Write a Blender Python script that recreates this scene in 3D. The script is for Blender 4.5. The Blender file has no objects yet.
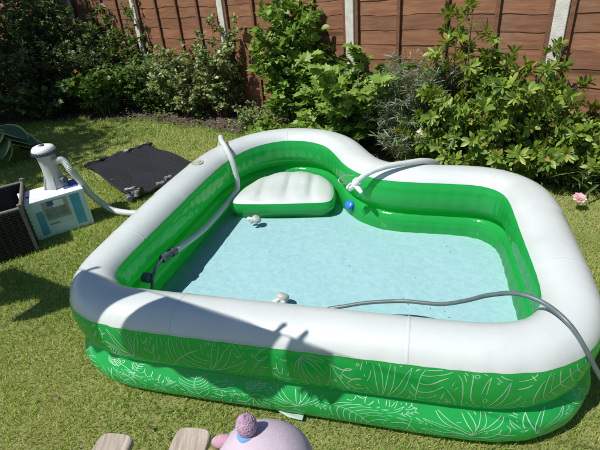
import bpy, bmesh, math, random
import numpy as np
from mathutils import Vector, Matrix

random.seed(7)
rng = np.random.default_rng(11)
scene = bpy.context.scene
COL = scene.collection

# ------------------------------------------------------------------ camera
CAM_H = 1.65
PITCH, ROLL = math.radians(29.0), math.radians(-5.0)
fwd = Vector((0, math.cos(PITCH), -math.sin(PITCH)))
up0 = Vector((0, math.sin(PITCH), math.cos(PITCH)))
rt0 = Vector((1, 0, 0))
rt = rt0 * math.cos(ROLL) + up0 * math.sin(ROLL)
up = -rt0 * math.sin(ROLL) + up0 * math.cos(ROLL)
cd = bpy.data.cameras.new('camera')
cd.sensor_width = 36.0
cd.lens = 455.0 / 600.0 * 36.0
cd.clip_start, cd.clip_end = 0.05, 2000
cam = bpy.data.objects.new('camera', cd)
COL.objects.link(cam)
cam.matrix_world = Matrix(((rt.x, up.x, -fwd.x, 0), (rt.y, up.y, -fwd.y, 0), (rt.z, up.z, -fwd.z, CAM_H), (0, 0, 0, 1)))
scene.camera = cam

# ------------------------------------------------------------------ sky, sun, exposure
SUN_AZ, SUN_EL = math.radians(208.0), math.radians(57.0)
sdir = Vector((math.cos(SUN_AZ) * math.cos(SUN_EL), math.sin(SUN_AZ) * math.cos(SUN_EL), math.sin(SUN_EL)))
world = bpy.data.worlds.new('World')
scene.world = world
world.use_nodes = True
wn = world.node_tree.nodes
bg = wn['Background']
sky = wn.new('ShaderNodeTexSky')
sky.sky_type = 'NISHITA'
sky.sun_disc = False
sky.ozone_density = 3.0
sky.dust_density = 0.4
sky.sun_elevation = SUN_EL
sky.sun_rotation = math.atan2(sdir.x, sdir.y)
world.node_tree.links.new(sky.outputs[0], bg.inputs[0])
bg.inputs[1].default_value = 0.08
sd = bpy.data.lights.new('sun', 'SUN')
sd.energy = 4.6
sd.angle = math.radians(0.55)
sd.color = (1.0, 0.955, 0.88)
sun = bpy.data.objects.new('sun', sd)
COL.objects.link(sun)
sun.rotation_euler = sdir.to_track_quat('Z', 'Y').to_euler()
vs = scene.view_settings
vs.view_transform = 'Standard'
vs.look = 'None'
vs.exposure = 0.27
vs.gamma = 1.0
cy = scene.cycles
cy.max_bounces = 10
cy.diffuse_bounces = 4
cy.glossy_bounces = 4
cy.transmission_bounces = 8
cy.transparent_max_bounces = 12
cy.caustics_reflective = False
cy.caustics_refractive = False
cy.use_denoising = True


# ------------------------------------------------------------------ materials
def mat(name):
    m = bpy.data.materials.new(name)
    m.use_nodes = True
    nt = m.node_tree
    return m, nt, nt.nodes, nt.nodes['Principled BSDF'], nt.nodes['Material Output']


def noise(nt, scale, detail=4, rough=0.55, coord='Object', stretch=None):
    tc = nt.nodes.new('ShaderNodeTexCoord')
    n = nt.nodes.new('ShaderNodeTexNoise')
    n.inputs['Scale'].default_value = scale
    n.inputs['Detail'].default_value = detail
    n.inputs['Roughness'].default_value = rough
    if stretch:
        mp = nt.nodes.new('ShaderNodeMapping')
        mp.inputs['Scale'].default_value = stretch
        nt.links.new(tc.outputs[coord], mp.inputs[0])
        nt.links.new(mp.outputs[0], n.inputs['Vector'])
    else:
        nt.links.new(tc.outputs[coord], n.inputs['Vector'])
    return n


def ramp(nt, fac, stops):
    r = nt.nodes.new('ShaderNodeValToRGB')
    el = r.color_ramp.elements
    while len(el) < len(stops):
        el.new(0.5)
    for e, (p, c) in zip(el, stops):
        e.position = p
        e.color = (*c, 1)
    nt.links.new(fac, r.inputs[0])
    return r


def bump(nt, h, strength, dist, target):
    b = nt.nodes.new('ShaderNodeBump')
    b.inputs['Strength'].default_value = strength
    b.inputs['Distance'].default_value = dist
    nt.links.new(h, b.inputs['Height'])
    nt.links.new(b.outputs[0], target.inputs['Normal'])
    return b


def simple(name, col, rough=0.5, var=0.12, nscale=20, bstr=0.0, bscale=60, trans=0.0, metal=0.0, spec=0.5, coat=0.0):
    m, nt, N, p, out = mat(name)
    n = noise(nt, nscale)
    lo = tuple(max(0, c * (1 - var)) for c in col)
    hi = tuple(min(1, c * (1 + var)) for c in col)
    r = ramp(nt, n.outputs[0], [(0.3, lo), (0.7, hi)])
    nt.links.new(r.outputs[0], p.inputs['Base Color'])
    p.inputs['Roughness'].default_value = rough
    p.inputs['Metallic'].default_value = metal
    p.inputs['Specular IOR Level'].default_value = spec
    p.inputs['Coat Weight'].default_value = coat
    p.inputs['Coat Roughness'].default_value = 0.1
    if bstr:
        b = noise(nt, bscale, 5)
        bump(nt, b.outputs[0], bstr, 0.01, p)
    if trans:
        t = N.new('ShaderNodeBsdfTranslucent')
        nt.links.new(r.outputs[0], t.inputs[0])
        mx = N.new('ShaderNodeMixShader')
        mx.inputs[0].default_value = trans
        nt.links.new(p.outputs[0], mx.inputs[1])
        nt.links.new(t.outputs[0], mx.inputs[2])
        nt.links.new(mx.outputs[0], out.inputs[0])
    return m


def leaf_mat(name, stops, rough=0.45, trans=0.35, spec=0.4, edge=None):
    """leaf colour by the per-leaf 'rnd' attribute, light passing through the blade"""
    m, nt, N, p, out = mat(name)
    a = N.new('ShaderNodeAttribute')
    a.attribute_name = 'rnd'
    r = ramp(nt, a.outputs['Fac'], stops)
    src = r.outputs[0]
    if edge:
        e = N.new('ShaderNodeAttribute')
        e.attribute_name = 'edge'
        mxc = N.new('ShaderNodeMixRGB')
        st = ramp(nt, e.outputs['Fac'], [(edge[1], (0, 0, 0)), (edge[1] + 0.08, (1, 1, 1))])
        nt.links.new(st.outputs[0], mxc.inputs[0])
        nt.links.new(src, mxc.inputs[1])
        mxc.inputs[2].default_value = (*edge[0], 1)
        src = mxc.outputs[0]
    nt.links.new(src, p.inputs['Base Color'])
    p.inputs['Roughness'].default_value = rough
    p.inputs['Specular IOR Level'].default_value = spec
    t = N.new('ShaderNodeBsdfTranslucent')
    g = N.new('ShaderNodeMixRGB')
    g.blend_type = 'MULTIPLY'
    g.inputs[0].default_value = 1
    g.inputs[2].default_value = (1.25, 1.2, 0.5, 1)
    nt.links.new(src, g.inputs[1])
    nt.links.new(g.outputs[0], t.inputs[0])
    mx = N.new('ShaderNodeMixShader')
    mx.inputs[0].default_value = trans
    nt.links.new(p.outputs[0], mx.inputs[1])
    nt.links.new(t.outputs[0], mx.inputs[2])
    nt.links.new(mx.outputs[0], out.inputs[0])
    return m


M = {}


def vinyl(name, col, trans, rough, bstr, coat=0.4, through=None):
    m, nt, N, p, out = mat(name)
    n = noise(nt, 3.0, 3)
    r = ramp(nt, n.outputs[0], [(0.3, tuple(c * 0.94 for c in col)), (0.7, tuple(min(1, c * 1.05) for c in col))])
    nt.links.new(r.outputs[0], p.inputs['Base Color'])
    p.inputs['Roughness'].default_value = rough
    p.inputs['Coat Weight'].default_value = coat
    p.inputs['Coat Roughness'].default_value = 0.06
    b1 = noise(nt, 9.0, 5, 0.6)
    b2 = noise(nt, 60.0, 3, 0.5)
    ad = N.new('ShaderNodeMath')
    ad.operation = 'MULTIPLY_ADD'
    ad.inputs[1].default_value = 0.12
    nt.links.new(b2.outputs[0], ad.inputs[0])
    nt.links.new(b1.outputs[0], ad.inputs[2])
    bump(nt, ad.outputs[0], bstr, 0.012, p)
    t = N.new('ShaderNodeBsdfTranslucent')
    t.inputs[0].default_value = (*(through or col), 1)
    mx = N.new('ShaderNodeMixShader')
    mx.inputs[0].default_value = trans
    nt.links.new(p.outputs[0], mx.inputs[1])
    nt.links.new(t.outputs[0], mx.inputs[2])
    nt.links.new(mx.outputs[0], out.inputs[0])
    return m


M['green'] = vinyl('green_vinyl', (0.03, 0.52, 0.12), 0.55, 0.14, 0.35, 0.6, (0.13, 0.98, 0.26))
def grime(m, amount):
    nt = m.node_tree
    p = nt.nodes['Principled BSDF']
    src = p.inputs['Base Color'].links[0].from_socket
    n = noise(nt, 5.5, 8, 0.72)
    r = ramp(nt, n.outputs[0], [(0.56, (1, 1, 1)), (0.72, (1 - amount, 1 - amount * 1.05, 1 - amount * 1.25))])
    mxc = nt.nodes.new('ShaderNodeMixRGB')
    mxc.blend_type = 'MULTIPLY'
    mxc.inputs[0].default_value = 1
    nt.links.new(src, mxc.inputs[1]); nt.links.new(r.outputs[0], mxc.inputs[2])
    nt.links.new(mxc.outputs[0], p.inputs['Base Color'])
    return m


M['white'] = vinyl('white_vinyl', (0.56, 0.60, 0.595), 0.05, 0.32, 0.16, 0.25)
grime(M['white'], 0.07)
M['print'] = simple('white_ink', (0.40, 0.68, 0.50), 0.4, 0.1, 14, trans=0.25)
M['floor_vinyl'] = simple('pale_blue_vinyl', (0.385, 0.57, 0.60), 0.5, 0.07, 34, 0.5, 20)
M['clear_hose'] = simple('pale_grey_hose', (0.62, 0.66, 0.64), 0.35, 0.08, 30, trans=0.2)
M['grey_hose'] = simple('grey_rubber_hose', (0.10, 0.135, 0.145), 0.38, 0.12, 40)
M['grey_plastic'] = simple('grey_plastic', (0.42, 0.44, 0.43), 0.4, 0.06, 12)
M['fitting'] = simple('grey_pipe_fitting', (0.20, 0.21, 0.22), 0.4, 0.2, 30)
M['pale_plastic'] = simple('pale_plastic', (0.70, 0.72, 0.70), 0.4, 0.06, 18)
M['dark_plastic'] = simple('dark_blue_grey_plastic', (0.07, 0.085, 0.11), 0.4, 0.15, 20)
M['black_rubber'] = simple('black_mat_rubber', (0.022, 0.022, 0.025), 0.40, 0.3, 40, spec=0.6)
M['blue_plastic'] = simple('blue_plastic', (0.02, 0.16, 0.62), 0.3, 0.1, 20)
M['card_white'] = simple('white_card', (0.72, 0.72, 0.78), 0.55, 0.05, 10, 0.15, 30)
M['card_teal'] = simple('teal_card_print', (0.55, 0.66, 0.69), 0.5, 0.1, 9)
M['card_blue'] = simple('blue_card_print', (0.08, 0.33, 0.50), 0.5, 0.15, 9)
M['card_grey'] = simple('grey_card_print', (0.22, 0.24, 0.24), 0.5, 0.3, 25)
M['card_sand'] = simple('sand_card_print', (0.36, 0.37, 0.30), 0.5, 0.25, 18)
M['card_navy'] = simple('navy_card_print', (0.07, 0.09, 0.33), 0.5, 0.15, 9)
M['rattan'] = simple('dark_rattan', (0.022, 0.020, 0.020), 0.42, 0.4, 60)
M['rattan_dark'] = simple('black_lining', (0.010, 0.010, 0.011), 0.8, 0.3, 60)
M['rail'] = simple('weathered_rail', (0.16, 0.145, 0.13), 0.6, 0.35, 60)
M['concrete'] = simple('pale_concrete', (0.56, 0.55, 0.51), 0.85, 0.14, 14, 0.5, 90)
M['bark'] = simple('bark', (0.10, 0.075, 0.05), 0.85, 0.35, 30, 0.6, 60)
M['stem'] = simple('green_stem', (0.10, 0.13, 0.04), 0.6, 0.3, 30)
M['steel'] = simple('galvanised_steel', (0.42, 0.43, 0.44), 0.4, 0.1, 30, metal=0.8)
M['towel'] = simple('white_towel', (0.70, 0.68, 0.66), 0.9, 0.08, 40, 0.6, 300)
M['towel_blue'] = simple('blue_towel', (0.12, 0.22, 0.42), 0.9, 0.1, 40, 0.6, 300)
M['peg'] = simple('peg_wood', (0.45, 0.33, 0.2), 0.7, 0.1, 40)
M['plush'] = simple('lilac_plush', (0.50, 0.42, 0.49), 0.95, 0.06, 25, 0.3, 420)
M['plush_pink'] = simple('pink_plush', (0.50, 0.30, 0.36), 0.95, 0.10, 60, 0.4, 380)
M['plush_bun'] = simple('mauve_plush', (0.52, 0.34, 0.48), 0.95, 0.18, 80, 0.6, 500)
M['plush_blue'] = simple('pale_blue_band', (0.16, 0.34, 0.68), 0.8, 0.08, 60)
M['plush_olive'] = simple('olive_plush', (0.22, 0.20, 0.08), 0.9, 0.15, 60)
M['flap'] = simple('pale_green_film', (0.50, 0.68, 0.58), 0.3, 0.1, 20, trans=0.4)
M['ink_dark'] = simple('dark_ink', (0.01, 0.05, 0.03), 0.5, 0.1, 20)
M['ink_blue'] = simple('blue_ink', (0.02, 0.10, 0.36), 0.4, 0.1, 20)

# weathered bench timber
m, nt, N, p, out = mat('weathered_timber')
n = noise(nt, 14, 6, 0.65, 'Object', (6, 0.6, 6))
r = ramp(nt, n.outputs[0], [(0.25, (0.20, 0.165, 0.13)), (0.5, (0.36, 0.31, 0.25)), (0.75, (0.52, 0.47, 0.39))])
nt.links.new(r.outputs[0], p.inputs['Base Color'])
p.inputs['Roughness'].default_value = 0.8
bump(nt, n.outputs[0], 0.5, 0.004, p)
M['timber'] = m

# brown stained fence timber, each board a little different
m, nt, N, p, out = mat('brown_fence_timber')
n = noise(nt, 7, 7, 0.62, 'Object', (0.6, 5, 5))
n2 = noise(nt, 3.0, 4, 0.6)
oi = N.new('ShaderNodeObjectInfo')
off = N.new('ShaderNodeVectorMath'); off.operation = 'MULTIPLY_ADD'
cmb = N.new('ShaderNodeCombineXYZ')
for q in range(3):
    nt.links.new(oi.outputs['Random'], cmb.inputs[q])
off.inputs[1].default_value = (37, 61, 23)
nt.links.new(cmb.outputs[0], off.inputs[0])
nt.links.new(n.inputs['Vector'].links[0].from_socket, off.inputs[2])
nt.links.new(off.outputs[0], n.inputs['Vector'])
vor = N.new('ShaderNodeTexVoronoi')
vor.inputs['Scale'].default_value = 0.9
nt.links.new(off.outputs[0], vor.inputs['Vector'])
kn_ = ramp(nt, vor.outputs['Distance'], [(0.06, (0.35, 0.3, 0.28)), (0.16, (1, 1, 1))])
r = ramp(nt, n.outputs[0], [(0.25, (0.145, 0.060, 0.029)), (0.5, (0.215, 0.094, 0.046)), (0.75, (0.285, 0.138, 0.074))])
hsv = N.new('ShaderNodeHueSaturation')
mr = N.new('ShaderNodeMapRange')
mr.inputs['To Min'].default_value = 0.8
mr.inputs['To Max'].default_value = 1.18
nt.links.new(oi.outputs['Random'], mr.inputs[0])
nt.links.new(mr.outputs[0], hsv.inputs['Value'])
nt.links.new(r.outputs[0], hsv.inputs['Color'])
mixg = N.new('ShaderNodeMixRGB')
rg = ramp(nt, n2.outputs[0], [(0.5, (0, 0, 0)), (0.8, (0.35, 0.35, 0.35))])
nt.links.new(rg.outputs[0], mixg.inputs[0])
nt.links.new(hsv.outputs[0], mixg.inputs[1])
mixg.inputs[2].default_value = (0.30, 0.20, 0.15, 1)
mk = N.new('ShaderNodeMixRGB'); mk.blend_type = 'MULTIPLY'; mk.inputs[0].default_value = 1
nt.links.new(mixg.outputs[0], mk.inputs[1]); nt.links.new(kn_.outputs[0], mk.inputs[2])
nt.links.new(mk.outputs[0], p.inputs['Base Color'])
p.inputs['Roughness'].default_value = 0.78
bump(nt, n.outputs[0], 0.6, 0.006, p)
M['fence'] = m
M['fence_trim'] = simple('brown_fence_batten', (0.15, 0.066, 0.034), 0.75, 0.3, 30, 0.4, 80)

# lawn soil / thatch under the blades
m, nt, N, p, out = mat('lawn_ground')
n = noise(nt, 1.6, 6, 0.6)
n2 = noise(nt, 60, 6, 0.7)
mm = N.new('ShaderNodeMath'); mm.operation = 'MULTIPLY_ADD'; mm.inputs[1].default_value = 0.55
nt.links.new(n2.outputs[0], mm.inputs[0])
sc_ = N.new('ShaderNodeMath'); sc_.operation = 'MULTIPLY'; sc_.inputs[1].default_value = 0.5
nt.links.new(n.outputs[0], sc_.inputs[0])
nt.links.new(sc_.outputs[0], mm.inputs[2])
r = ramp(nt, mm.outputs[0], [(0.30, (0.117, 0.124, 0.039)), (0.52, (0.247, 0.260, 0.085)), (0.72, (0.390, 0.364, 0.156))])
nt.links.new(r.outputs[0], p.inputs['Base Color'])
p.inputs['Roughness'].default_value = 0.95
bump(nt, n2.outputs[0], 0.8, 0.02, p)
M['lawn'] = m
M['soil'] = simple('dark_soil', (0.075, 0.056, 0.042), 0.95, 0.5, 45, 0.9, 90)

M['grass'] = leaf_mat('grass_blade', [(0.0, (0.114, 0.246, 0.034)), (0.35, (0.240, 0.378, 0.062)), (0.7, (0.402, 0.498, 0.120)), (0.9, (0.600, 0.576, 0.240)), (1.0, (0.672, 0.576, 0.336))], 0.6, 0.38, 0.25)
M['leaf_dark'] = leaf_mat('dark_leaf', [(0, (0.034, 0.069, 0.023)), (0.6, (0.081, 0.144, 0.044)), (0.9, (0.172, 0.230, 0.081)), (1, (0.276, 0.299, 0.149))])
M['leaf_mid'] = leaf_mat('mid_leaf', [(0, (0.049, 0.105, 0.021)), (0.6, (0.112, 0.210, 0.042)), (1, (0.210, 0.308, 0.077))])
M['leaf_silver'] = leaf_mat('silver_leaf', [(0, (0.096, 0.144, 0.056)), (0.5, (0.224, 0.304, 0.120)), (1, (0.480, 0.544, 0.272))])
M['leaf_bright'] = leaf_mat('bright_leaf', [(0, (0.083, 0.173, 0.030)), (0.5, (0.180, 0.315, 0.053)), (1, (0.315, 0.435, 0.098))])
M['leaf_lime'] = leaf_mat('lime_leaf', [(0, (0.06, 0.125, 0.02)), (0.5, (0.165, 0.27, 0.035)), (0.95, (0.32, 0.40, 0.065)), (1, (0.36, 0.24, 0.07))], 0.4)
M['leaf_grey'] = leaf_mat('grey_green_needle', [(0, (0.10, 0.165, 0.085)), (0.6, (0.22, 0.30, 0.155)), (0.84, (0.32, 0.38, 0.24)), (0.92, (0.40, 0.30, 0.46)), (1, (0.44, 0.32, 0.52))])
M['hosta'] = leaf_mat('variegated_leaf', [(0, (0.045, 0.12, 0.035)), (1, (0.075, 0.17, 0.05))], 0.4, 0.2, 0.4, ((0.50, 0.52, 0.22), 0.74))
M['petal_pink'] = leaf_mat('pink_petal', [(0, (0.62, 0.30, 0.38)), (1, (0.82, 0.64, 0.66))], 0.6, 0.3)
M['petal_pale'] = leaf_mat('pale_petal', [(0, (0.70, 0.50, 0.53)), (1, (0.85, 0.78, 0.76))], 0.6, 0.3)
M['petal_orange'] = leaf_mat('orange_petal', [(0, (0.62, 0.14, 0.02)), (1, (0.75, 0.30, 0.04))], 0.6, 0.3)
M['petal_purple'] = leaf_mat('purple_petal', [(0, (0.30, 0.05, 0.26)), (1, (0.45, 0.12, 0.36))], 0.6, 0.3)

# water: clear, mirroring the sky by its Fresnel share; the ripples are real relief
m, nt, N, p, out = mat('pool_water')
tr = N.new('ShaderNodeBsdfTransparent')
tr.inputs[0].default_value = (0.90, 0.985, 1.0, 1)
gl = N.new('ShaderNodeBsdfGlossy')
gl.inputs['Roughness'].default_value = 0.02
fr = N.new('ShaderNodeFresnel')
fr.inputs['IOR'].default_value = 1.333
nz = noise(nt, 26, 5, 0.65)
bp = N.new('ShaderNodeBump')
bp.inputs['Strength'].default_value = 0.30
bp.inputs['Distance'].default_value = 0.01
nt.links.new(nz.outputs[0], bp.inputs['Height'])
nt.links.new(bp.outputs[0], gl.inputs['Normal'])
nt.links.new(bp.outputs[0], fr.inputs['Normal'])
mx = N.new('ShaderNodeMixShader')
nt.links.new(fr.outputs[0], mx.inputs[0])
nt.links.new(tr.outputs[0], mx.inputs[1])
nt.links.new(gl.outputs[0], mx.inputs[2])
nt.links.new(mx.outputs[0], out.inputs[0])
M['water'] = m


# ------------------------------------------------------------------ mesh helpers
def link(o, parent=None):
    COL.objects.link(o)
    if parent is not None:
        o.parent = parent
    return o


def empty(name, loc, label, cat, group=None, rz=0):
    o = bpy.data.objects.new(name, None)
    o.location = loc
    o.rotation_euler = (0, 0, rz)
    o.empty_display_size = 0.1
    COL.objects.link(o)
    return tag(o, label, cat, group)


def tag(o, label=None, cat=None, group=None, kind=None):
    if label: o['label'] = label
    if cat: o['category'] = cat
    if group: o['group'] = group
    if kind: o['kind'] = kind
    return o


def mesh_obj(name, verts, faces, material, parent=None, smooth=False, world=True):
    """one mesh object; with world=True the verts are world coordinates, moved into the parent's space"""
    me = bpy.data.meshes.new(name)
    me.from_pydata([tuple(v) for v in verts], [], faces)
    if smooth:
        me.polygons.foreach_set('use_smooth', [True] * len(me.polygons))
        if len(me.polygons) < 6000:
            me.set_sharp_from_angle(angle=math.radians(48))
    me.materials.append(material)
    me.update()
    o = bpy.data.objects.new(name, me)
    link(o, parent)
    if world and parent is not None:
        o.matrix_parent_inverse = world_of(parent).inverted()
    return o


def world_of(o):
    mw = Matrix.LocRotScale(o.location, o.rotation_euler, o.scale)
    if o.parent is not None:
        return world_of(o.parent) @ o.matrix_parent_inverse @ mw
    return mw


def box_vf(x0, x1, y0, y1, z0, z1, b=0.0):
    bm = bmesh.new()
    bmesh.ops.create_cube(bm, size=1)
    for v in bm.verts:
        v.co = Vector(((x0 + x1) / 2 + v.co.x * (x1 - x0), (y0 + y1) / 2 + v.co.y * (y1 - y0), (z0 + z1) / 2 + v.co.z * (z1 - z0)))
    if b:
        bmesh.ops.bevel(bm, geom=list(bm.edges), offset=b, segments=2, affect='EDGES', profile=0.5)
    bm.verts.index_update()
    V_ = [v.co.copy() for v in bm.verts]
    F_ = [[v.index for v in f.verts] for f in bm.faces]
    bm.free()
    return V_, F_


def merge(*parts):
    V_, F_ = [], []
    for v, f in parts:
        k = len(V_)
        V_ += list(v)
        F_ += [[i + k for i in q] for q in f]
    return V_, F_


def xform(vf, mtx):
    return [mtx @ Vector(v) for v in vf[0]], vf[1]


def catmull(pts, n=8, closed=False):
    pts = [Vector(p) for p in pts]
    res = []
    m_ = len(pts)
    rngk = range(m_) if closed else range(m_ - 1)
    for i in rngk:
        p0 = pts[(i - 1) % m_] if closed or i > 0 else pts[0] * 2 - pts[1]
        p1, p2 = pts[i], pts[(i + 1) % m_]
        p3 = pts[(i + 2) % m_] if closed or i + 2 < m_ else pts[-1] * 2 - pts[-2]
        for k in range(n):
            t = k / n
            res.append(0.5 * ((2 * p1) + (p2 - p0) * t + (2 * p0 - 5 * p1 + 4 * p2 - p3) * t * t + (3 * p1 - p0 - 3 * p2 + p3) * t ** 3))
    if not closed:
        res.append(pts[-1])
    return res


def tube_vf(path, rad, sides=10, ribs=None, cap=True):
    """tube along a list of points; rad a number or a list"""
    path = [Vector(p) for p in path]
    n = len(path)
    V_, F_ = [], []
    ref = Vector((0, 0, 1))
    prev = None
    for i, p_ in enumerate(path):
        t = (path[min(i + 1, n - 1)] - path[max(i - 1, 0)]).normalized()
        if prev is None:
            a = t.cross(ref if abs(t.z) < 0.9 else Vector((1, 0, 0))).normalized()
        else:
            a = (prev - t * prev.dot(t)).normalized()
        prev = a
        b = t.cross(a)
        r_ = rad[i] if isinstance(rad, (list, tuple)) else rad
        if ribs:
            r_ = r_ * (1 + ribs * (1 if i % 2 else -1))
        for k in range(sides):
            an = 2 * math.pi * k / sides
            V_.append(p_ + (a * math.cos(an) + b * math.sin(an)) * r_)
    for i in range(n - 1):
        for k in range(sides):
            F_.append([i * sides + k, i * sides + (k + 1) % sides, (i + 1) * sides + (k + 1) % sides, (i + 1) * sides + k])
    if cap:
        F_.append(list(range(sides))[::-1])
        F_.append([(n - 1) * sides + k for k in range(sides)])
    return V_, F_


def lathe_vf(profile, sides=32, c=(0, 0, 0)):
    V_, F_ = [], []
    for (r_, z_) in profile:
        for k in range(sides):
            an = 2 * math.pi * k / sides
            V_.append(Vector((c[0] + r_ * math.cos(an), c[1] + r_ * math.sin(an), c[2] + z_)))
    n = len(profile)
    for i in range(n - 1):
        for k in range(sides):
            F_.append([i * sides + k, i * sides + (k + 1) % sides, (i + 1) * sides + (k + 1) % sides, (i + 1) * sides + k])
    F_.append(list(range(sides))[::-1])
    F_.append([(n - 1) * sides + k for k in range(sides)])
    return V_, F_


def sphere_vf(c, r3, seg=20, rings=14, bumpf=None):
    V_, F_ = [], []
    for i in range(rings + 1):
        th = math.pi * i / rings
        for k in range(seg):
            ph = 2 * math.pi * k / seg
            d = Vector((math.sin(th) * math.cos(ph), math.sin(th) * math.sin(ph), math.cos(th)))
            f = 1 + (bumpf(d) if bumpf else 0)
            V_.append(Vector((c[0] + d.x * r3[0] * f, c[1] + d.y * r3[1] * f, c[2] + d.z * r3[2] * f)))
    for i in range(rings):
        for k in range(seg):
            F_.append([i * seg + k, (i + 1) * seg + k, (i + 1) * seg + (k + 1) % seg, i * seg + (k + 1) % seg])
    return V_, F_


# ------------------------------------------------------------------ leaf scattering
def leaf_shape(kind):
    """verts (x across, y along 0..1, z up), quads/tris, edge value per vertex"""
    if kind == 'lobed':
        out_ = [(0, 0), (0.16, 0.12), (0.42, 0.10), (0.30, 0.28), (0.56, 0.46), (0.30, 0.50), (0.28, 0.72), (0.13, 0.70), (0, 1.0),
                (-0.13, 0.70), (-0.28, 0.72), (-0.30, 0.50), (-0.56, 0.46), (-0.30, 0.28), (-0.42, 0.10), (-0.16, 0.12)]
        v = [(x, y, 0.10 * abs(x) - 0.22 * (y - 0.35) ** 2) for x, y in out_] + [(0, 0.38, -0.03)]
        f = [[i, (i + 1) % 16, 16] for i in range(16)]
        return v, f, [1] * 16 + [0]
    prof = {'oval': (0.0, 0.20, 0.27, 0.20, 0.0), 'lance': (0.0, 0.11, 0.17, 0.13, 0.0), 'needle': (0.02, 0.035, 0.04, 0.03, 0.0),
            'round': (0.0, 0.30, 0.38, 0.30, 0.0), 'rhodo': (0.02, 0.09, 0.16, 0.155, 0.0)}[kind]
    k = len(prof)
    v, f, e = [], [], []
    for i, w in enumerate(prof):
        y = i / (k - 1)
        zz = -0.22 * (y - 0.3) ** 2
        v += [(-w, y, zz + 0.30 * w), (0, y, zz), (w, y, zz + 0.30 * w)]
        e += [1, 0, 1]
    if kind == 'needle':
        v, f, e = [(-0.035, 0, 0), (0.035, 0, 0), (0.045, 0.6, 0.02), (-0.045, 0.6, 0.02), (0, 1, -0.02)], [[0, 1, 2, 3], [3, 2, 4]], [0] * 5
        return v, f, e
    for i in range(k - 1):
        a = i * 3
        f += [[a, a + 1, a + 4, a + 3], [a + 1, a + 2, a + 5, a + 4]]
    return v, f, e


def scatter(name, kind, pos, ydir, zdir, size, material, parent=None, rnd=None, widths=None):
    """many leaves in one mesh; positions in world space"""
    lv, lf, le = leaf_shape(kind)
    lv = np.array(lv, float)
    pos, y, z = np.asarray(pos, float), np.asarray(ydir, float), np.asarray(zdir, float)
    n, k = len(pos), len(lv)
    y = y / (np.linalg.norm(y, axis=1, keepdims=True) + 1e-9)
    x = np.cross(y, z)
    x /= (np.linalg.norm(x, axis=1, keepdims=True) + 1e-9)
    z = np.cross(x, y)
    size = np.broadcast_to(np.asarray(size, float), (n,))
    w = size if widths is None else size * widths
    V_ = pos[:, None, :] + lv[None, :, 0:1] * x[:, None, :] * w[:, None, None] + lv[None, :, 1:2] * y[:, None, :] * size[:, None, None] + lv[None, :, 2:3] * z[:, None, :] * size[:, None, None]
    V_ = V_.reshape(-1, 3)
    loops = np.concatenate([np.array(q) for q in lf])
    lens = np.array([len(q) for q in lf])
    L = (loops[None, :] + (np.arange(n) * k)[:, None]).reshape(-1)
    tot = np.tile(lens, n)
    start = np.concatenate([[0], np.cumsum(tot)[:-1]])
    me = bpy.data.meshes.new(name)
    me.vertices.add(len(V_))
    me.vertices.foreach_set('co', V_.astype(np.float32).ravel())
    me.loops.add(len(L))
    me.loops.foreach_set('vertex_index', L.astype(np.int32))
    me.polygons.add(len(tot))
    me.polygons.foreach_set('loop_start', start.astype(np.int32))
    me.polygons.foreach_set('loop_total', tot.astype(np.int32))
    me.update(calc_edges=True)
    if rnd is None:
        rnd = rng.random(n)
    at = me.attributes.new('rnd', 'FLOAT', 'POINT')
    at.data.foreach_set('value', np.repeat(rnd, k).astype(np.float32))
    at = me.attributes.new('edge', 'FLOAT', 'POINT')
    at.data.foreach_set('value', np.tile(np.array(le, float), n).astype(np.float32))
    me.materials.append(material)
    o = bpy.data.objects.new(name, me)
    link(o, parent)
    if parent is not None:
        o.matrix_parent_inverse = world_of(parent).inverted()
    return o


def unit(v):
    return v / (np.linalg.norm(v) + 1e-9)


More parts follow.
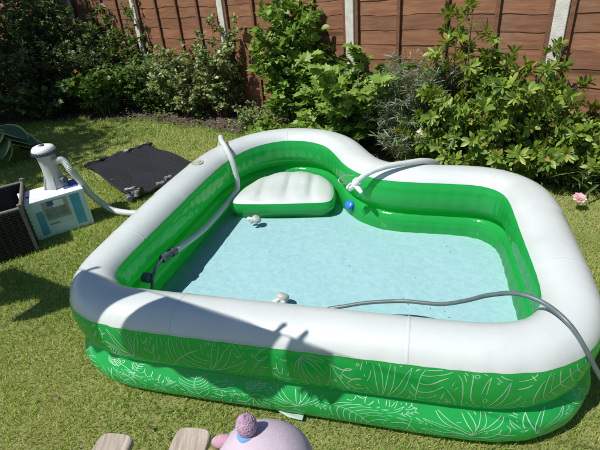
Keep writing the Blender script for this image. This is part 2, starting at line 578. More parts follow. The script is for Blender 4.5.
def shrub(name, label, cat, base, height, spread, nstems, leaf, lsize, per, material, stem_mat, twigs=4, twig_len=0.25, droop=0.35, lean=(0, 0), bare=0.15, rosette=False, base_r=0.1, seed=0, up_bias=0.5, stem_r=0.006, group=None, normal_up=0.8):
    """a shrub grown from the ground: stems, side twigs, leaves set along them"""
    r_ = np.random.default_rng(seed + 1000)
    root = empty(name, (base[0], base[1], 0), label, cat, group)
    tv = []
    P, Y, Z = [], [], []
    for i in range(nstems):
        an = 2 * math.pi * (i + r_.random() * 0.8) / nstems
        rad = spread * (0.35 + 0.75 * r_.random())
        h = height * (0.62 + 0.42 * r_.random()) * (1 - 0.25 * (rad / (spread * 1.1)))
        b0 = np.array([base[0] + math.cos(an) * base_r * r_.random(), base[1] + math.sin(an) * base_r * r_.random(), 0.0])
        end = np.array([math.cos(an) * rad + lean[0], math.sin(an) * rad + lean[1], 0])
        wob = r_.normal(0, 0.03 * height, 3)
        npt = 9
        path = []
        for k in range(npt):
            t = k / (npt - 1)
            p_ = b0 + end * t ** 1.4 + np.array([0, 0, h * (t - droop * 0.35 * t * t) / (1 - droop * 0.35)]) + wob * math.sin(t * math.pi) * 0.7
            path.append(p_)
        tv.append(tube_vf([Vector(p_) for p_ in path], [stem_r * (1 - 0.75 * k / (npt - 1)) + 0.001 for k in range(npt)], 5))
        segs = [(path, max(bare, 0.0), per)]
        for j in range(twigs):
            t = bare + (1 - bare) * (j + r_.random()) / twigs
            i0 = min(int(t * (npt - 1)), npt - 2)
            p0 = path[i0] + (path[i0 + 1] - path[i0]) * (t * (npt - 1) - i0)
            a2 = r_.random() * 2 * math.pi
            d = unit(np.array([math.cos(a2), math.sin(a2), up_bias + 0.3 * r_.random()]) + unit(end + 1e-6) * 0.4)
            L = twig_len * (0.5 + 0.7 * r_.random()) * (1.1 - 0.4 * t)
            tp = [p0 + d * L * q + np.array([0, 0, -0.25 * droop * L * q * q]) for q in (0, 0.33, 0.66, 1.0)]
            tv.append(tube_vf([Vector(q) for q in tp], [stem_r * 0.45, stem_r * 0.35, stem_r * 0.25, 0.0008], 4))
            segs.append((tp, 0.12, max(3, int(per * 0.7))))
        for (pp, b, cnt) in segs:
            m_ = len(pp)
            if rosette:
                # leaves gathered round the shoot tips, with a few lower down
                for c_ in (1.0, 0.9, 0.72, 0.5):
                    if c_ < 1 and r_.random() < 0.25: continue
                    q = c_ * (m_ - 1); i0 = min(int(q), m_ - 2)
                    p0 = pp[i0] + (pp[i0 + 1] - pp[i0]) * (q - i0)
                    ax = unit(pp[i0 + 1] - pp[i0])
                    a1 = unit(np.cross(ax, [0.3, 0.2, 0.9])); a3 = np.cross(ax, a1)
                    nl = cnt if c_ > 0.95 else max(4, int(cnt * 0.6))
                    for k in range(nl):
                        an2 = 2 * math.pi * k / nl + r_.random() * 0.5
                        d = a1 * math.cos(an2) + a3 * math.sin(an2)
                        y = unit(d + ax * (0.25 + 0.9 * r_.random() * (c_ > 0.95)))
                        P.append(p0 + ax * r_.random() * 0.012); Y.append(y)
                        Z.append(unit(ax + d * -0.2 + r_.normal(0, 0.2, 3) + np.array([0, 0, 0.3])))
                continue
            for k in range(cnt):
                t = b + (1 - b) * (k + r_.random()) / cnt
                q = min(t, 0.999) * (m_ - 1); i0 = min(int(q), m_ - 2)
                p0 = pp[i0] + (pp[i0 + 1] - pp[i0]) * (q - i0)
                ax = unit(pp[i0 + 1] - pp[i0])
                rd = r_.normal(0, 1, 3); rd[2] *= 0.45
                y = unit(unit(rd) + ax * 0.55 + np.array([0, 0, -0.12]))
                P.append(p0); Y.append(y)
                Z.append(unit(np.array([0, 0, normal_up]) + r_.normal(0, 0.45, 3)))
    vf = merge(*tv)
    mesh_obj('stems', vf[0], vf[1], stem_mat, root)
    P, Y, Z = np.array(P), np.array(Y), np.array(Z)
    sz = lsize * (0.5 + 0.8 * r_.random(len(P)))
    fo = scatter('foliage', leaf, P, Y, Z, sz, material, root, r_.random(len(P)), 0.8 + 0.45 * r_.random(len(P)))
    fo['kind'] = 'stuff'
    return root, (P, Y, Z, sz)


# ------------------------------------------------------------------ ground and bed
FO = np.array([0.718, 5.049]); FD = np.array([0.7456, -0.6664]); FN = np.array([-0.6664, -0.7456])


def fence_pt(s, o=0.0):
    q = FO + s * FD + o * FN
    return float(q[0]), float(q[1])


BED = [(6.5, 0.42), (3.5, 0.45), (2.0, 0.52), (1.0, 0.62), (0.0, 0.68), (-1.0, 0.72), (-2.0, 0.74), (-3.0, 0.92), (-4.0, 1.35), (-5.0, 2.1), (-6.0, 3.1), (-7.0, 4.4), (-9.5, 6.0)]
bs = np.array([b[0] for b in BED][::-1]); bo = np.array([b[1] for b in BED][::-1])


def bed_edge(s):
    return np.interp(s, bs, bo) + 0.035 * np.sin(s * 5.1) + 0.025 * np.sin(s * 11.7 + 1)


def to_so(x, y):
    d = np.stack([np.asarray(x) - FO[0], np.asarray(y) - FO[1]], -1)
    return d @ FD, d @ FN


gv, gf = [], []
G = 300.0
ground = mesh_obj('lawn', [(-G, -G, 0), (G, -G, 0), (G, G, 0), (-G, G, 0)], [[0, 1, 2, 3]], M['lawn'])
tag(ground, kind='structure')

ss = np.linspace(-9.5, 6.0, 260)
NB = 34
bv, bf = [], []
for i, s in enumerate(ss):
    e = bed_edge(s)
    for k in range(NB):
        q = k / (NB - 1)
        o_ = -0.2 + (e + 0.2) * q
        x, y = fence_pt(s, o_)
        h = 0.035 * (1 - q ** 6) + 0.012 * rng.normal() * (1 - q ** 8)
        bv.append((x, y, max(0.004, 0.006 + h)))
for i in range(len(ss) - 1):
    for k in range(NB - 1):
        a = i * NB + k
        bf.append([a, a + 1, a + NB + 1, a + NB])
bed = mesh_obj('flower_bed', bv, bf, M['soil'], smooth=True)
tag(bed, kind='structure')

# clods, bark chips and dead leaves lying on the soil
n_cl = 2600
s_ = rng.uniform(-5, 3.0, n_cl); o_ = rng.random(n_cl) ** 0.6 * bed_edge(s_)
xy = FO + s_[:, None] * FD + o_[:, None] * FN
pos = np.concatenate([xy, np.full((n_cl, 1), 0.045)], 1)
yd = rng.normal(0, 1, (n_cl, 3)); yd[:, 2] *= 0.25
zd = rng.normal(0, 0.4, (n_cl, 3)) + np.array([0, 0, 1])
M['litter'] = leaf_mat('dead_leaf', [(0, (0.05, 0.035, 0.022)), (0.6, (0.13, 0.09, 0.05)), (1, (0.26, 0.2, 0.13))], 0.8, 0.1)
lit = scatter('leaf_litter', 'oval', pos, yd, zd, rng.uniform(0.015, 0.05, n_cl), M['litter'])
tag(lit, 'brown dead leaves and chips scattered on the soil', 'leaf litter', kind='stuff')

# ------------------------------------------------------------------ pool frame of reference
PA = math.radians(-16.5)
PU = np.array([math.cos(PA), math.sin(PA)]); PV = np.array([-math.sin(PA), math.cos(PA)])


def W(u, v, z=0.0):
    q = PU * u + PV * v
    return Vector((q[0], q[1], z))


def arc(cu, cv, r_, a0, a1, n):
    return [(cu + r_ * math.cos(math.radians(a0 + (a1 - a0) * i / n)), cv + r_ * math.sin(math.radians(a0 + (a1 - a0) * i / n))) for i in range(n + 1)]


ctl = [(u, 1.335) for u in np.linspace(-1.24, 0.24, 14)]
ctl += arc(0.27, 1.675, 0.34, -90, 0, 8)[1:]
ctl += [(0.61, v) for v in np.linspace(1.76, 2.36, 6)]
ctl += arc(0.29, 2.45, 0.32, 0, 90, 8)
ctl += [(0.20, 2.77), (0.10, 2.77), (0.0, 2.77)]
ctl += [(p_.x, p_.y) for p_ in catmull([(-0.12, 2.772, 0), (-0.26, 2.82, 0), (-0.39, 2.95, 0), (-0.50, 3.16, 0), (-0.63, 3.37, 0), (-0.84, 3.505, 0), (-1.08, 3.525, 0), (-1.28, 3.43, 0), (-1.43, 3.24, 0), (-1.51, 2.98, 0), (-1.53, 2.72, 0)], 4)]
ctl += [(-1.53, v) for v in np.linspace(2.6, 1.66, 9)]
ctl += arc(-1.25, 1.615, 0.28, 180, 270, 8)[:-1]
ctl = np.array(ctl)
for _ in range(3):
    ctl = 0.25 * np.roll(ctl, 1, 0) + 0.5 * ctl + 0.25 * np.roll(ctl, -1, 0)
dd = np.concatenate([ctl, ctl[:1]])
cum = np.concatenate([[0], np.cumsum(np.linalg.norm(np.diff(dd, axis=0), axis=1))])
PER = cum[-1]
NP = 360
sv = np.linspace(0, PER, NP, endpoint=False)
path = np.stack([np.interp(sv, cum, dd[:, 0]), np.interp(sv, cum, dd[:, 1])], 1)
tan = np.roll(path, -1, 0) - np.roll(path, 1, 0)
tan /= np.linalg.norm(tan, axis=1, keepdims=True)
nrm = np.stack([tan[:, 1], -tan[:, 0]], 1)        # outward
R_T = 0.138
ZU, ZL = 0.365, 0.108


def on_path(s):
    q = (s % PER) / PER * NP
    i = int(q) % NP
    f = q - int(q)
    p_ = path[i] * (1 - f) + path[(i + 1) % NP] * f
    n_ = nrm[i] * (1 - f) + nrm[(i + 1) % NP] * f
    return p_, n_ / np.linalg.norm(n_)


def ring_pt(s, phi, zc, extra=0.0):
    """phi: 0 = outward equator, 90 = top, 180 = inward"""
    p_, n_ = on_path(s)
    # puckers where the seams gather, strongest in the bends
    w = 0.0022 * math.sin(s * 62 + 2.2 * math.sin(s * 9)) * max(0, math.cos(2 * phi)) ** 2
    upper = zc > 0.2
    c_, s_ = math.cos(phi), math.sin(phi)
    ex = (0.80 if upper else 0.74) if p_[1] > 2.3 else (0.88 if upper else 0.78)
    c_, s_ = math.copysign(abs(c_) ** ex, c_), math.copysign(abs(s_) ** ex, s_)
    sag = min(1.0, max(0.0, (2.3 - p_[1]) / 0.9))      # the near side stands a little lower and slimmer
    sag = sag * sag * (3 - 2 * sag)
    if upper:
        zc = zc - 0.013 * sag
    rh = ((R_T - 0.014 * sag) if upper else 0.120) + extra + w + 0.003 * math.sin(s * 2.3 + zc * 20)
    rv = ((0.155 - 0.022 * sag) if upper else 0.110) + extra
    if upper and s_ < 0:
        rv += 0.032 * sag          # hanging lower over the bottom ring
    q = p_ + n_ * (rh * c_ + sag * (0.012 if upper else 0.022))
    z = zc + rv * s_
    # the weld between the rings sits lower outside than inside
    z -= (0.045 + 0.02 * sag) * c_ * max(0.0, -s_ if upper else s_)
    return W(q[0], q[1], z)


def ring_band(name, a0, a1, na, zc, material, parent, extra=0.0):
    V_, F_ = [], []
    for i in range(NP):
        for k in range(na + 1):
            V_.append(ring_pt(sv[i], math.radians(a0 + (a1 - a0) * k / na), zc, extra))
    for i in range(NP):
        for k in range(na):
            a, b = i * (na + 1) + k, ((i + 1) % NP) * (na + 1) + k
            F_.append([a, b, b + 1, a + 1])
    return mesh_obj(name, V_, F_, material, parent, True)


pool = empty('inflatable_pool', tuple(W(-0.45, 2.2)), 'large green and white inflatable paddling pool standing on the lawn', 'paddling pool')
WHITE_OUT, WHITE_IN = 22, 144
ring_band('white_top_panel', WHITE_OUT, WHITE_IN, 20, ZU, M['white'], pool, 0.0006)
ring_band('upper_ring', WHITE_IN - 2, WHITE_OUT + 362, 36, ZU, M['green'], pool)
ring_band('lower_ring', 75, 435, 40, ZL, M['green'], pool)
for a, nm in ((WHITE_OUT - 0.5, 'outer_seam'), (WHITE_IN + 0.5, 'inner_seam')):
    ring_band(nm, a - 1.2, a + 1.2, 2, ZU, M['white'], pool, 0.0016)

# welded joints across the white panel
for k in range(8):
    s0 = PER * (k + 0.28) / 8
    V_, F_ = [], []
    for j in range(15):
        ph = math.radians(WHITE_OUT + 1 + (WHITE_IN - WHITE_OUT - 2) * j / 14)
        for ds, ex_ in ((-0.006, 0.0004), (-0.003, 0.0018), (0.003, 0.0018), (0.006, 0.0004)):
            V_.append(ring_pt(s0 + ds, ph, ZU, ex_ + 0.0006))
    for j in range(14):
        for q in range(3):
            a = j * 4 + q
            F_.append([a, a + 1, a + 5, a + 4])
    mesh_obj('panel_seam', V_, F_, M['white'], pool, True)

# floor sheet
fl = [W(*(path[i] - nrm[i] * 0.02), 0.012) for i in range(NP)]
cu_ = W(-0.45, 2.0, 0.012)
FLR, n_r = [], 14
fv, ff = [], []
cen = np.array([-0.5, 2.1])
for k in range(n_r + 1):
    t = k / n_r
    for i in range(NP):
        q = cen + (path[i] - nrm[i] * 0.02 - cen) * max(t, 0.002)
        fv.append(W(q[0], q[1], 0.104 + 0.003 * math.sin(q[0] * 9) * math.sin(q[1] * 8)))
for k in range(n_r):
    for i in range(NP):
        a, b = k * NP + i, k * NP + (i + 1) % NP
        ff.append([a, b, b + NP, a + NP])
floor = mesh_obj('floor_sheet', fv, ff, M['floor_vinyl'], pool, True)

# inflated seat in the rounded bay
ou = [(-1.315, 2.785), (-1.305, 2.74), (-1.26, 2.715), (-1.1, 2.725), (-0.9, 2.75), (-0.68, 2.785), (-0.615, 2.81), (-0.592, 2.86), (-0.60, 2.97), (-0.635, 3.09), (-0.71, 3.205), (-0.82, 3.285), (-0.96, 3.315), (-1.10, 3.285), (-1.21, 3.19), (-1.28, 3.05), (-1.31, 2.91)]
oc = [(p_.x, p_.y) for p_ in catmull([(a, b, 0) for a, b in ou], 5, True)]
sc_u, sc_v = -0.95, 2.99
seams = (-1.14, -0.95, -0.77)
tv_, tf_ = [], []
NR = 22
no = len(oc)
for k in range(NR + 1):
    t = max(k / NR, 0.004)
    for (a, b) in oc:
        u_, v_ = sc_u + (a - sc_u) * t, sc_v + (b - sc_v) * t
        z = 0.228 + 0.047 * (1 - t ** 3.5) ** 0.6
        g = sum(math.exp(-((u_ + 0.16 * (v_ - 2.99) - sx) / 0.028) ** 2) for sx in seams)
        z -= 0.020 * g * (1 - t ** 8)
        tv_.append(W(u_, v_, z))
for k in range(NR):
    for i in range(no):
        a, b = k * no + i, k * no + (i + 1) % no
        tf_.append([a, b, b + no, a + no])
seat = mesh_obj('seat', tv_, tf_, M['white'], pool, True)
sv_, sf_ = [], []
for k in range(11):
    t = k / 10
    z = 0.2285 - 0.22 * t
    bul = 0.014 * math.sin(math.pi * min(1.0, t * 2.4)) + 0.001
    bul -= 0.085 * max(0.0, (t - 0.36) / 0.64) ** 0.8
    for i, (a, b) in enumerate(oc):
        dn = np.array([a - sc_u, b - sc_v]); dn /= np.linalg.norm(dn)
        sv_.append(W(a + dn[0] * bul, b + dn[1] * bul, z))
for k in range(10):
    for i in range(no):
        a, b = k * no + i, k * no + (i + 1) % no
        sf_.append([a, a + no, b + no, b])
mesh_obj('seat_side', sv_, sf_, M['green'], seat, True)

# printed leaf line drawing on the outer faces
pv, pf = [], []


def ribbon(pts, zc, w=0.0028):
    """pts: (s, h) with h the arc length up the ring from its equator"""
    n = len(pts)
    base = len(pv)
    for i in range(n):
        a, b = pts[max(i - 1, 0)], pts[min(i + 1, n - 1)]
        ds, dh = b[0] - a[0], b[1] - a[1]
        L = math.hypot(ds, dh) or 1
        ns, nh = -dh / L, ds / L
        ww = w * (0.55 + 0.45 * math.sin(math.pi * (0.15 + 0.7 * i / max(1, n - 1))))
        for sg in (-0.5, 0.5):
            s, h = pts[i][0] + ns * ww * sg, pts[i][1] + nh * ww * sg
            pv.append(ring_pt(s, h / R_T, zc, 0.0011))
    for i in range(n - 1):
        a = base + 2 * i
        pf.append([a, a + 1, a + 3, a + 2])


def qcurve(a, b, bend, n=9):
    ds, dh = b[0] - a[0], b[1] - a[1]
    return [(a[0] + ds * t - dh * bend * 4 * t * (1 - t) / 2, a[1] + dh * t + ds * bend * 4 * t * (1 - t) / 2) for t in [i / (n - 1) for i in range(n)]]


def motif(kind, s0, h0, ang, size, zc, r_):
    def T(x, y):
        return (s0 + (x * math.cos(ang) - y * math.sin(ang)) * size, h0 + (x * math.sin(ang) + y * math.cos(ang)) * size)
    mine = []
    def rib(p, w=0.0028):
        lim = (math.radians(WHITE_OUT - 4) * R_T if zc > 0.2 else math.radians(58) * R_T)
        lo = -math.radians(64) * R_T if zc > 0.2 else -math.radians(58) * R_T
        run = []
        for q in [T(*a) for a in p]:
            cell = (round(q[0] / 0.005), round(q[1] / 0.005))
            if lo < q[1] < lim and cell not in taken:
                run.append(q)
            else:
                # the leaf passes behind one already drawn
                if len(run) > 2:
                    ribbon(run, zc, w); mine.extend(run)
                run = []
        if len(run) > 2:
            ribbon(run, zc, w); mine.extend(run)
    if kind == 'fern':
        sp = qcurve((0, 0), (1, 0), 0.25, 17)
        rib(sp, w=0.0032)
        for i in range(2, 16, 2):
            x, y = sp[i]
            L = 0.33 * math.sin(math.pi * (0.16 + 0.74 * i / 17)) + 0.06
            for sg in (-1, 1):
                rib(qcurve((x, y), (x + L * 0.75, y + sg * L), 0.22 * sg, 8), w=0.0031)
    elif kind == 'monstera':
        rib(qcurve((0, 0), (1, 0), 0.08, 12))
        for sg in (-1, 1):
            prev_ = (0.02, 0.0)
            for i in range(4):
                x = 0.16 + 0.20 * i
                wd = 0.44 - 0.08 * abs(i - 1)
                tip = (x + 0.16, sg * wd)
                rib(qcurve(prev_, tip, -0.22 * sg, 10))
                prev_ = (x + 0.10, sg * 0.12)
                rib(qcurve(tip, prev_, -0.30 * sg, 8))
            rib(qcurve(prev_, (1.0, 0.0), -0.2 * sg, 8))
            for i in range(2):
                cx, cy_ = 0.30 + 0.26 * i, sg * 0.075
                rib([(cx + 0.034 * math.cos(a_ * 0.8), cy_ + 0.016 * math.sin(a_ * 0.8)) for a_ in range(9)])
    elif kind == 'palm':
        for i in range(6):
            a_ = math.radians(-58 + 116 * i / 5)
            L = 0.98 - 0.16 * abs(i - 2.5) / 2.5
            e = (L * math.cos(a_), L * math.sin(a_))
            bd = 0.16 if i > 2 else -0.16
            rib(qcurve((0.04, 0), e, bd + 0.12, 11))
            rib(qcurve((0.04, 0), e, bd - 0.12, 11))
    else:
        for i in range(4):
            y = -0.24 + 0.16 * i
            e = (0.95 - 0.12 * r_.random(), y * 1.25)
            rib([(e[0] * t, y + (e[1] - y) * t + 0.05 * math.sin(t * 7 + 1.5 * i)) for t in [q_ / 13 for q_ in range(14)]], w=0.0031)
        for i in range(5):
            cx, cy_ = 0.1 + 0.19 * i, 0.36 * (1 if i % 2 else -1)
            rib([(cx + 0.030 * math.cos(a_ * 0.8), cy_ + 0.030 * math.sin(a_ * 0.8)) for a_ in range(9)])
    return mine


pr = np.random.default_rng(5)
for zc, h_lo, h_hi in ((ZU, -0.125, 0.034), (ZL, -0.11, 0.11)):
    taken = set()
    kinds = ['fern', 'palm', 'monstera', 'fern', 'strokes', 'palm', 'monstera']
    for rnd_ in range(4):
        size0 = (0.21, 0.16, 0.115, 0.085)[rnd_]
        n_m = int(PER / (size0 * 0.8))
        for k in range(n_m):
            size = size0 * pr.uniform(0.85, 1.15)
            s = PER * (k + pr.uniform(0, 0.6)) / n_m
            h0 = pr.uniform(h_lo, h_hi)
            ang = pr.uniform(0, 2 * math.pi) if rnd_ > 1 else (1 if h0 < (h_lo + h_hi) / 2 else -1) * pr.uniform(0.5, 2.6)
            mine = motif(kinds[int(pr.integers(7))], s, h0, ang, size, zc, pr)
            for q in mine:
                ci, cj = round(q[0] / 0.005), round(q[1] / 0.005)
                for di in (-2, -1, 0, 1, 2):
                    for dj in (-2, -1, 0, 1, 2):
                        if abs(di) + abs(dj) < 4:
                            taken.add((ci + di, cj + dj))
lp = mesh_obj('leaf_print', pv, pf, M['print'], pool)
lp['kind'] = 'stuff'

# maker's mark and the line of small print low on the near face
mv, mf = [], []
s_mark = None
for i in range(NP):
    if path[i][1] < 1.36 and abs(path[i][0] - 0.13) < 0.016:
        s_mark = sv[i]
def patch(s0, s1, h0, h1, zc, n=6):
    V_, F_ = [], []
    for i in range(n + 1):
        for h in (h0, h1):
            V_.append(ring_pt(s0 + (s1 - s0) * i / n, h / R_T, zc, 0.0016))
    for i in range(n):
        F_.append([2 * i, 2 * i + 1, 2 * i + 3, 2 * i + 2])
    return V_, F_
ov = [ring_pt(s_mark + 0.02 * math.cos(a_ * math.pi / 9), (-0.078 + 0.008 * math.sin(a_ * math.pi / 9)) / R_T, ZL, 0.0018) for a_ in range(18)]
mesh_obj('round_mark', ov, [list(range(18))], M['ink_blue'], pool)
lines = []
for row in range(2):
    s = s_mark + 0.04
    while s < s_mark + 0.33:
        w = pr.uniform(0.008, 0.03)
        lines.append(patch(s, s + w, -0.0795 - 0.006 * row, -0.0775 - 0.006 * row, ZL, 2))
        s += w + 0.005
vf = merge(*lines)
mesh_obj('small_print', vf[0], vf[1], M['ink_dark'], pool)['kind'] = 'stuff'

# air valve patch on the left rim, drain flap at the near foot
vp = W(-1.535, 2.755, ZU + 0.155 + 0.003)
v_, f_ = lathe_vf([(0.052, -0.006), (0.052, 0.0022), (0.030, 0.0026), (0.028, 0.006), (0.012, 0.0075)], 28)
valve = mesh_obj('air_valve', [vp + Vector((p_.x * 0.8, p_.y, p_.z)) for p_ in v_], f_, M['card_sand'], pool, True)
fl_v = [Vector((-0.20, 1.43, 0.055)), Vector((-0.04, 1.39, 0.055)), Vector((-0.04, 1.325, 0.034)), Vector((-0.062, 1.265, 0.022)), Vector((-0.12, 1.285, 0.024)), Vector((-0.17, 1.32, 0.034))]
fl_v += [p_ + Vector((0, 0, -0.003)) for p_ in fl_v]
mesh_obj('drain_flap', fl_v, [[0, 5, 2, 1], [5, 4, 3, 2], [6, 7, 8, 11], [11, 8, 9, 10], [2, 3, 9, 8], [3, 4, 10, 9], [4, 5, 11, 10], [1, 2, 8, 7], [5, 0, 6, 11]], M['flap'], pool)

# wall fitting: dark inlet on the left wall
pt = W(-1.395, 1.735, 0.262)
ax = Vector((PU[0], PU[1], -0.1)).normalized()
mt = Matrix.Translation(pt) @ ax.to_track_quat('Z', 'Y').to_matrix().to_4x4()
v_, f_ = lathe_vf([(0.028, -0.03), (0.028, 0.006), (0.022, 0.012), (0.012, 0.014), (0.012, 0.03)], 20)
mesh_obj('wall_inlet', [mt @ p_ for p_ in v_], f_, M['dark_plastic'], pool, True)
pt = W(-0.468, 2.842, 0.195)
ax = Vector((PU[0] * -0.3 - PV[0] * 0.6, PU[1] * -0.3 - PV[1] * 0.6, 0.7)).normalized()
mt = Matrix.Translation(pt) @ ax.to_track_quat('Z', 'Y').to_matrix().to_4x4()
v_, f_ = lathe_vf([(0.034, -0.03), (0.034, 0.006), (0.028, 0.012), (0.012, 0.014), (0.010, 0.020)], 24)
mesh_obj('blue_cap', [mt @ p_ for p_ in v_], f_, M['blue_plastic'], pool, True)

# ------------------------------------------------------------------ water
Z_W = 0.158
step = 0.0085
us = np.arange(-1.62, 0.72, step); vs_ = np.arange(1.25, 3.62, step)
poly = path - nrm * 0.075


def inside(poly, pts):
    x, y = pts[:, 0], pts[:, 1]
    c = np.zeros(len(pts), bool)
    j = len(poly) - 1
    for i in range(len(poly)):
        xi, yi = poly[i]; xj, yj = poly[j]
        t = ((yi > y) != (yj > y)) & (x < (xj - xi) * (y - yi) / (yj - yi + 1e-12) + xi)
        c ^= t
        j = i
    return c


UU, VV = np.meshgrid(us, vs_, indexing='ij')
flat = np.stack([UU.ravel(), VV.ravel()], 1)
ins = inside(poly, flat).reshape(UU.shape)
wr = np.random.default_rng(3)
hgt = np.zeros_like(UU)
for i in range(26):
    lam = wr.uniform(0.08, 0.24); an = wr.uniform(0, 2 * math.pi); ph = wr.uniform(0, 6.28)
    hgt += 0.0000095 * (lam / 0.1) ** 1.2 * 6.0 * np.sin(2 * math.pi / lam * (UU * math.cos(an) + VV * math.sin(an)) + ph)
# rings where the returning water falls in
rr = np.hypot(UU + 0.50, VV - 2.74)
for i in range(22):
    lam = wr.uniform(0.055, 0.10); an = wr.uniform(0, 2 * math.pi); ph = wr.uniform(0, 6.28)
    hgt += 0.000020 * (lam / 0.07) ** 1.3 * np.sin(2 * math.pi / lam * (UU * math.cos(an) + VV * math.sin(an)) + ph)
hgt += 0.00045 * np.sin(rr * 2 * math.pi / 0.05) * np.exp(-rr / 0.07)
idx = -np.ones(UU.shape, int)
wv, wf = [], []
ok = ins[:-1, :-1] & ins[1:, :-1] & ins[:-1, 1:] & ins[1:, 1:]
need = np.zeros_like(ins)
need[:-1, :-1] |= ok; need[1:, :-1] |= ok; need[:-1, 1:] |= ok; need[1:, 1:] |= ok
ii, jj = np.nonzero(need)
idx[ii, jj] = np.arange(len(ii))
WV = PU[None, :] * UU[ii, jj][:, None] + PV[None, :] * VV[ii, jj][:, None]
wv = np.concatenate([WV, (Z_W + hgt[ii, jj])[:, None]], 1)
a, b = np.nonzero(ok)
wf = np.stack([idx[a, b], idx[a + 1, b], idx[a + 1, b + 1], idx[a, b + 1]], 1).tolist()
water = mesh_obj('water', wv, wf, M['water'], None, True)
tag(water, kind='structure')
# ------------------------------------------------------------------ fence
def board_mesh(k):
    r_ = random.Random(40 + k)
    n = 22
    V_, F_ = [], []
    ph = [r_.uniform(0, 6) for _ in range(4)]
    for i in range(n + 1):
        x = -0.91 + 1.82 * i / n
        wv_ = 0.007 * math.sin(x * 4.1 + ph[0]) + 0.005 * math.sin(x * 9.3 + ph[1]) + 0.003 * math.sin(x * 23 + ph[2])
        bow = 0.003 * math.sin(x * 3.3 + ph[3])
        z0, z1 = -0.015 + wv_, 0.150
        V_ += [(x, -0.0145 + bow * 0.5, z0), (x, -0.008 + bow * 0.5, z1), (x, -0.003 + bow * 0.5, z1), (x, -0.0100 + bow * 0.5, z0)]
    for i in range(n):
        a = i * 4
        for q in range(4):
            F_.append([a + q, a + 4 + q, a + 4 + (q + 1) % 4, a + (q + 1) % 4][::-1])
    F_ += [[0, 1, 2, 3], [n * 4 + 3, n * 4 + 2, n * 4 + 1, n * 4]]
    me = bpy.data.meshes.new('fence_board')
    me.from_pydata(V_, [], F_)
    me.materials.append(M['fence'])
    me.update()
    return me


boards = [board_mesh(k) for k in range(6)]
bat_v, bat_f = box_vf(-0.019, 0.019, -0.046, -0.0235, 0.16, 1.80, 0.002)
bat_me = bpy.data.meshes.new('batten'); bat_me.from_pydata(bat_v, [], bat_f); bat_me.materials.append(M['fence_trim'])
cap_v, cap_f = box_vf(-0.915, 0.915, -0.05, 0.02, 1.80, 1.825, 0.003)
cap_me = bpy.data.meshes.new('capping'); cap_me.from_pydata(cap_v, [], cap_f); cap_me.materials.append(M['fence_trim'])
gb_v, gb_f = box_vf(-0.915, 0.915, -0.025, 0.02, 0.0, 0.155, 0.004)
gb_me = bpy.data.meshes.new('gravel_board'); gb_me.from_pydata(gb_v, [], gb_f); gb_me.materials.append(M['fence_trim'])
pst_v, pst_f = box_vf(-0.05, 0.05, -0.066, 0.05, 0, 1.87, 0.008)
pst_me = bpy.data.meshes.new('concrete_post'); pst_me.from_pydata(pst_v, [], pst_f); pst_me.materials.append(M['concrete'])
FA = math.atan2(FD[1], FD[0])
panel_names = {-8.685: 'brown lap fence panel at the far left end', -6.755: 'brown lap fence panel behind the dark left shrubs, second from the end', -4.825: 'shaded brown lap fence panel behind the dark shrubs', -2.895: 'brown lap fence panel left of the thin post among pale shrubs', -0.965: 'brown lap fence panel between the left and the middle concrete post', 0.965: 'brown lap fence panel between the middle and the right concrete post', 2.895: 'brown lap fence panel right of the right concrete post', 4.825: 'brown lap fence panel at the far right end'}
for s, lab in panel_names.items():
    x, y = fence_pt(s)
    pe = empty('lap_fence', (x, y, 0), lab, 'fence panel', 'fence panels along the bed', FA)
    zz = 0.16
    while zz < 1.70:
        o = bpy.data.objects.new('board', random.choice(boards))
        link(o, pe)
        o.location = (0, random.uniform(-0.0015, 0.0015), zz)
        if random.random() < 0.5:
            o.rotation_euler = (0, random.uniform(-0.004, 0.004), 0)
        zz += 0.135
    for bx_ in (-0.89, -0.45, 0.02, 0.50, 0.89) if False else (-0.893, -0.425, 0.045, 0.485, 0.893):
        o = bpy.data.objects.new('batten', bat_me); link(o, pe); o.location = (bx_, 0, 0)
    o = bpy.data.objects.new('capping', cap_me); link(o, pe)
    o = bpy.data.objects.new('gravel_board', gb_me); link(o, pe)
post_labels = {-9.65: 'concrete fence post at the far left end', -7.72: 'concrete fence post behind the leftmost shrubs', -5.79: 'concrete fence post hidden in the dark left shrubs', -3.86: 'concrete fence post at the edge of the left shade', -1.93: 'pale concrete fence post behind the silvery shrub', 0.0: 'pale concrete fence post in the middle, above the lobed leaves', 1.93: 'pale concrete fence post at the right, above the glossy shrub', 3.86: 'concrete fence post beyond the right edge', 5.79: 'concrete fence post at the far right end'}
for s, lab in post_labels.items():
    x, y = fence_pt(s)
    o = bpy.data.objects.new('fence_post', pst_me)
    COL.objects.link(o)
    o.location = (x, y, 0); o.rotation_euler = (0, 0, FA)
    tag(o, lab, 'fence post', 'concrete fence posts')

# ------------------------------------------------------------------ filter pump on its carton
BXA = math.atan2(0.55, 0.835)
bo_ = Vector((-2.019, 3.071, 0))
carton = empty('cardboard_box', tuple(bo_), 'printed white and teal pump carton lying on the grass', 'box', rz=BXA)
bw, bd_, bh = 0.432, 0.285, 0.312
def local(name, vf, material, parent, smooth=False):
    return mesh_obj(name, vf[0], vf[1], material, parent, smooth, world=False)
body = local('carton_body', box_vf(0, bw, 0, bd_, 0.002, bh, 0.003), M['card_white'], carton)
def front(name, x0, x1, z0, z1, material, dep=0.0012):
    return local(name, box_vf(x0 * bw, x1 * bw, -dep, 0.0, z0 * bh, z1 * bh), material, body)
front('printed_front', 0.02, 0.98, 0.03, 0.97, M['card_teal'], 0.001)
front('blue_print', 0.14, 0.26, 0.10, 0.72, M['card_blue'], 0.0016)
front('blue_print', 0.74, 0.90, 0.12, 0.93, M['card_blue'], 0.0017)
front('picture', 0.27, 0.69, 0.42, 0.93, M['card_sand'], 0.0018)
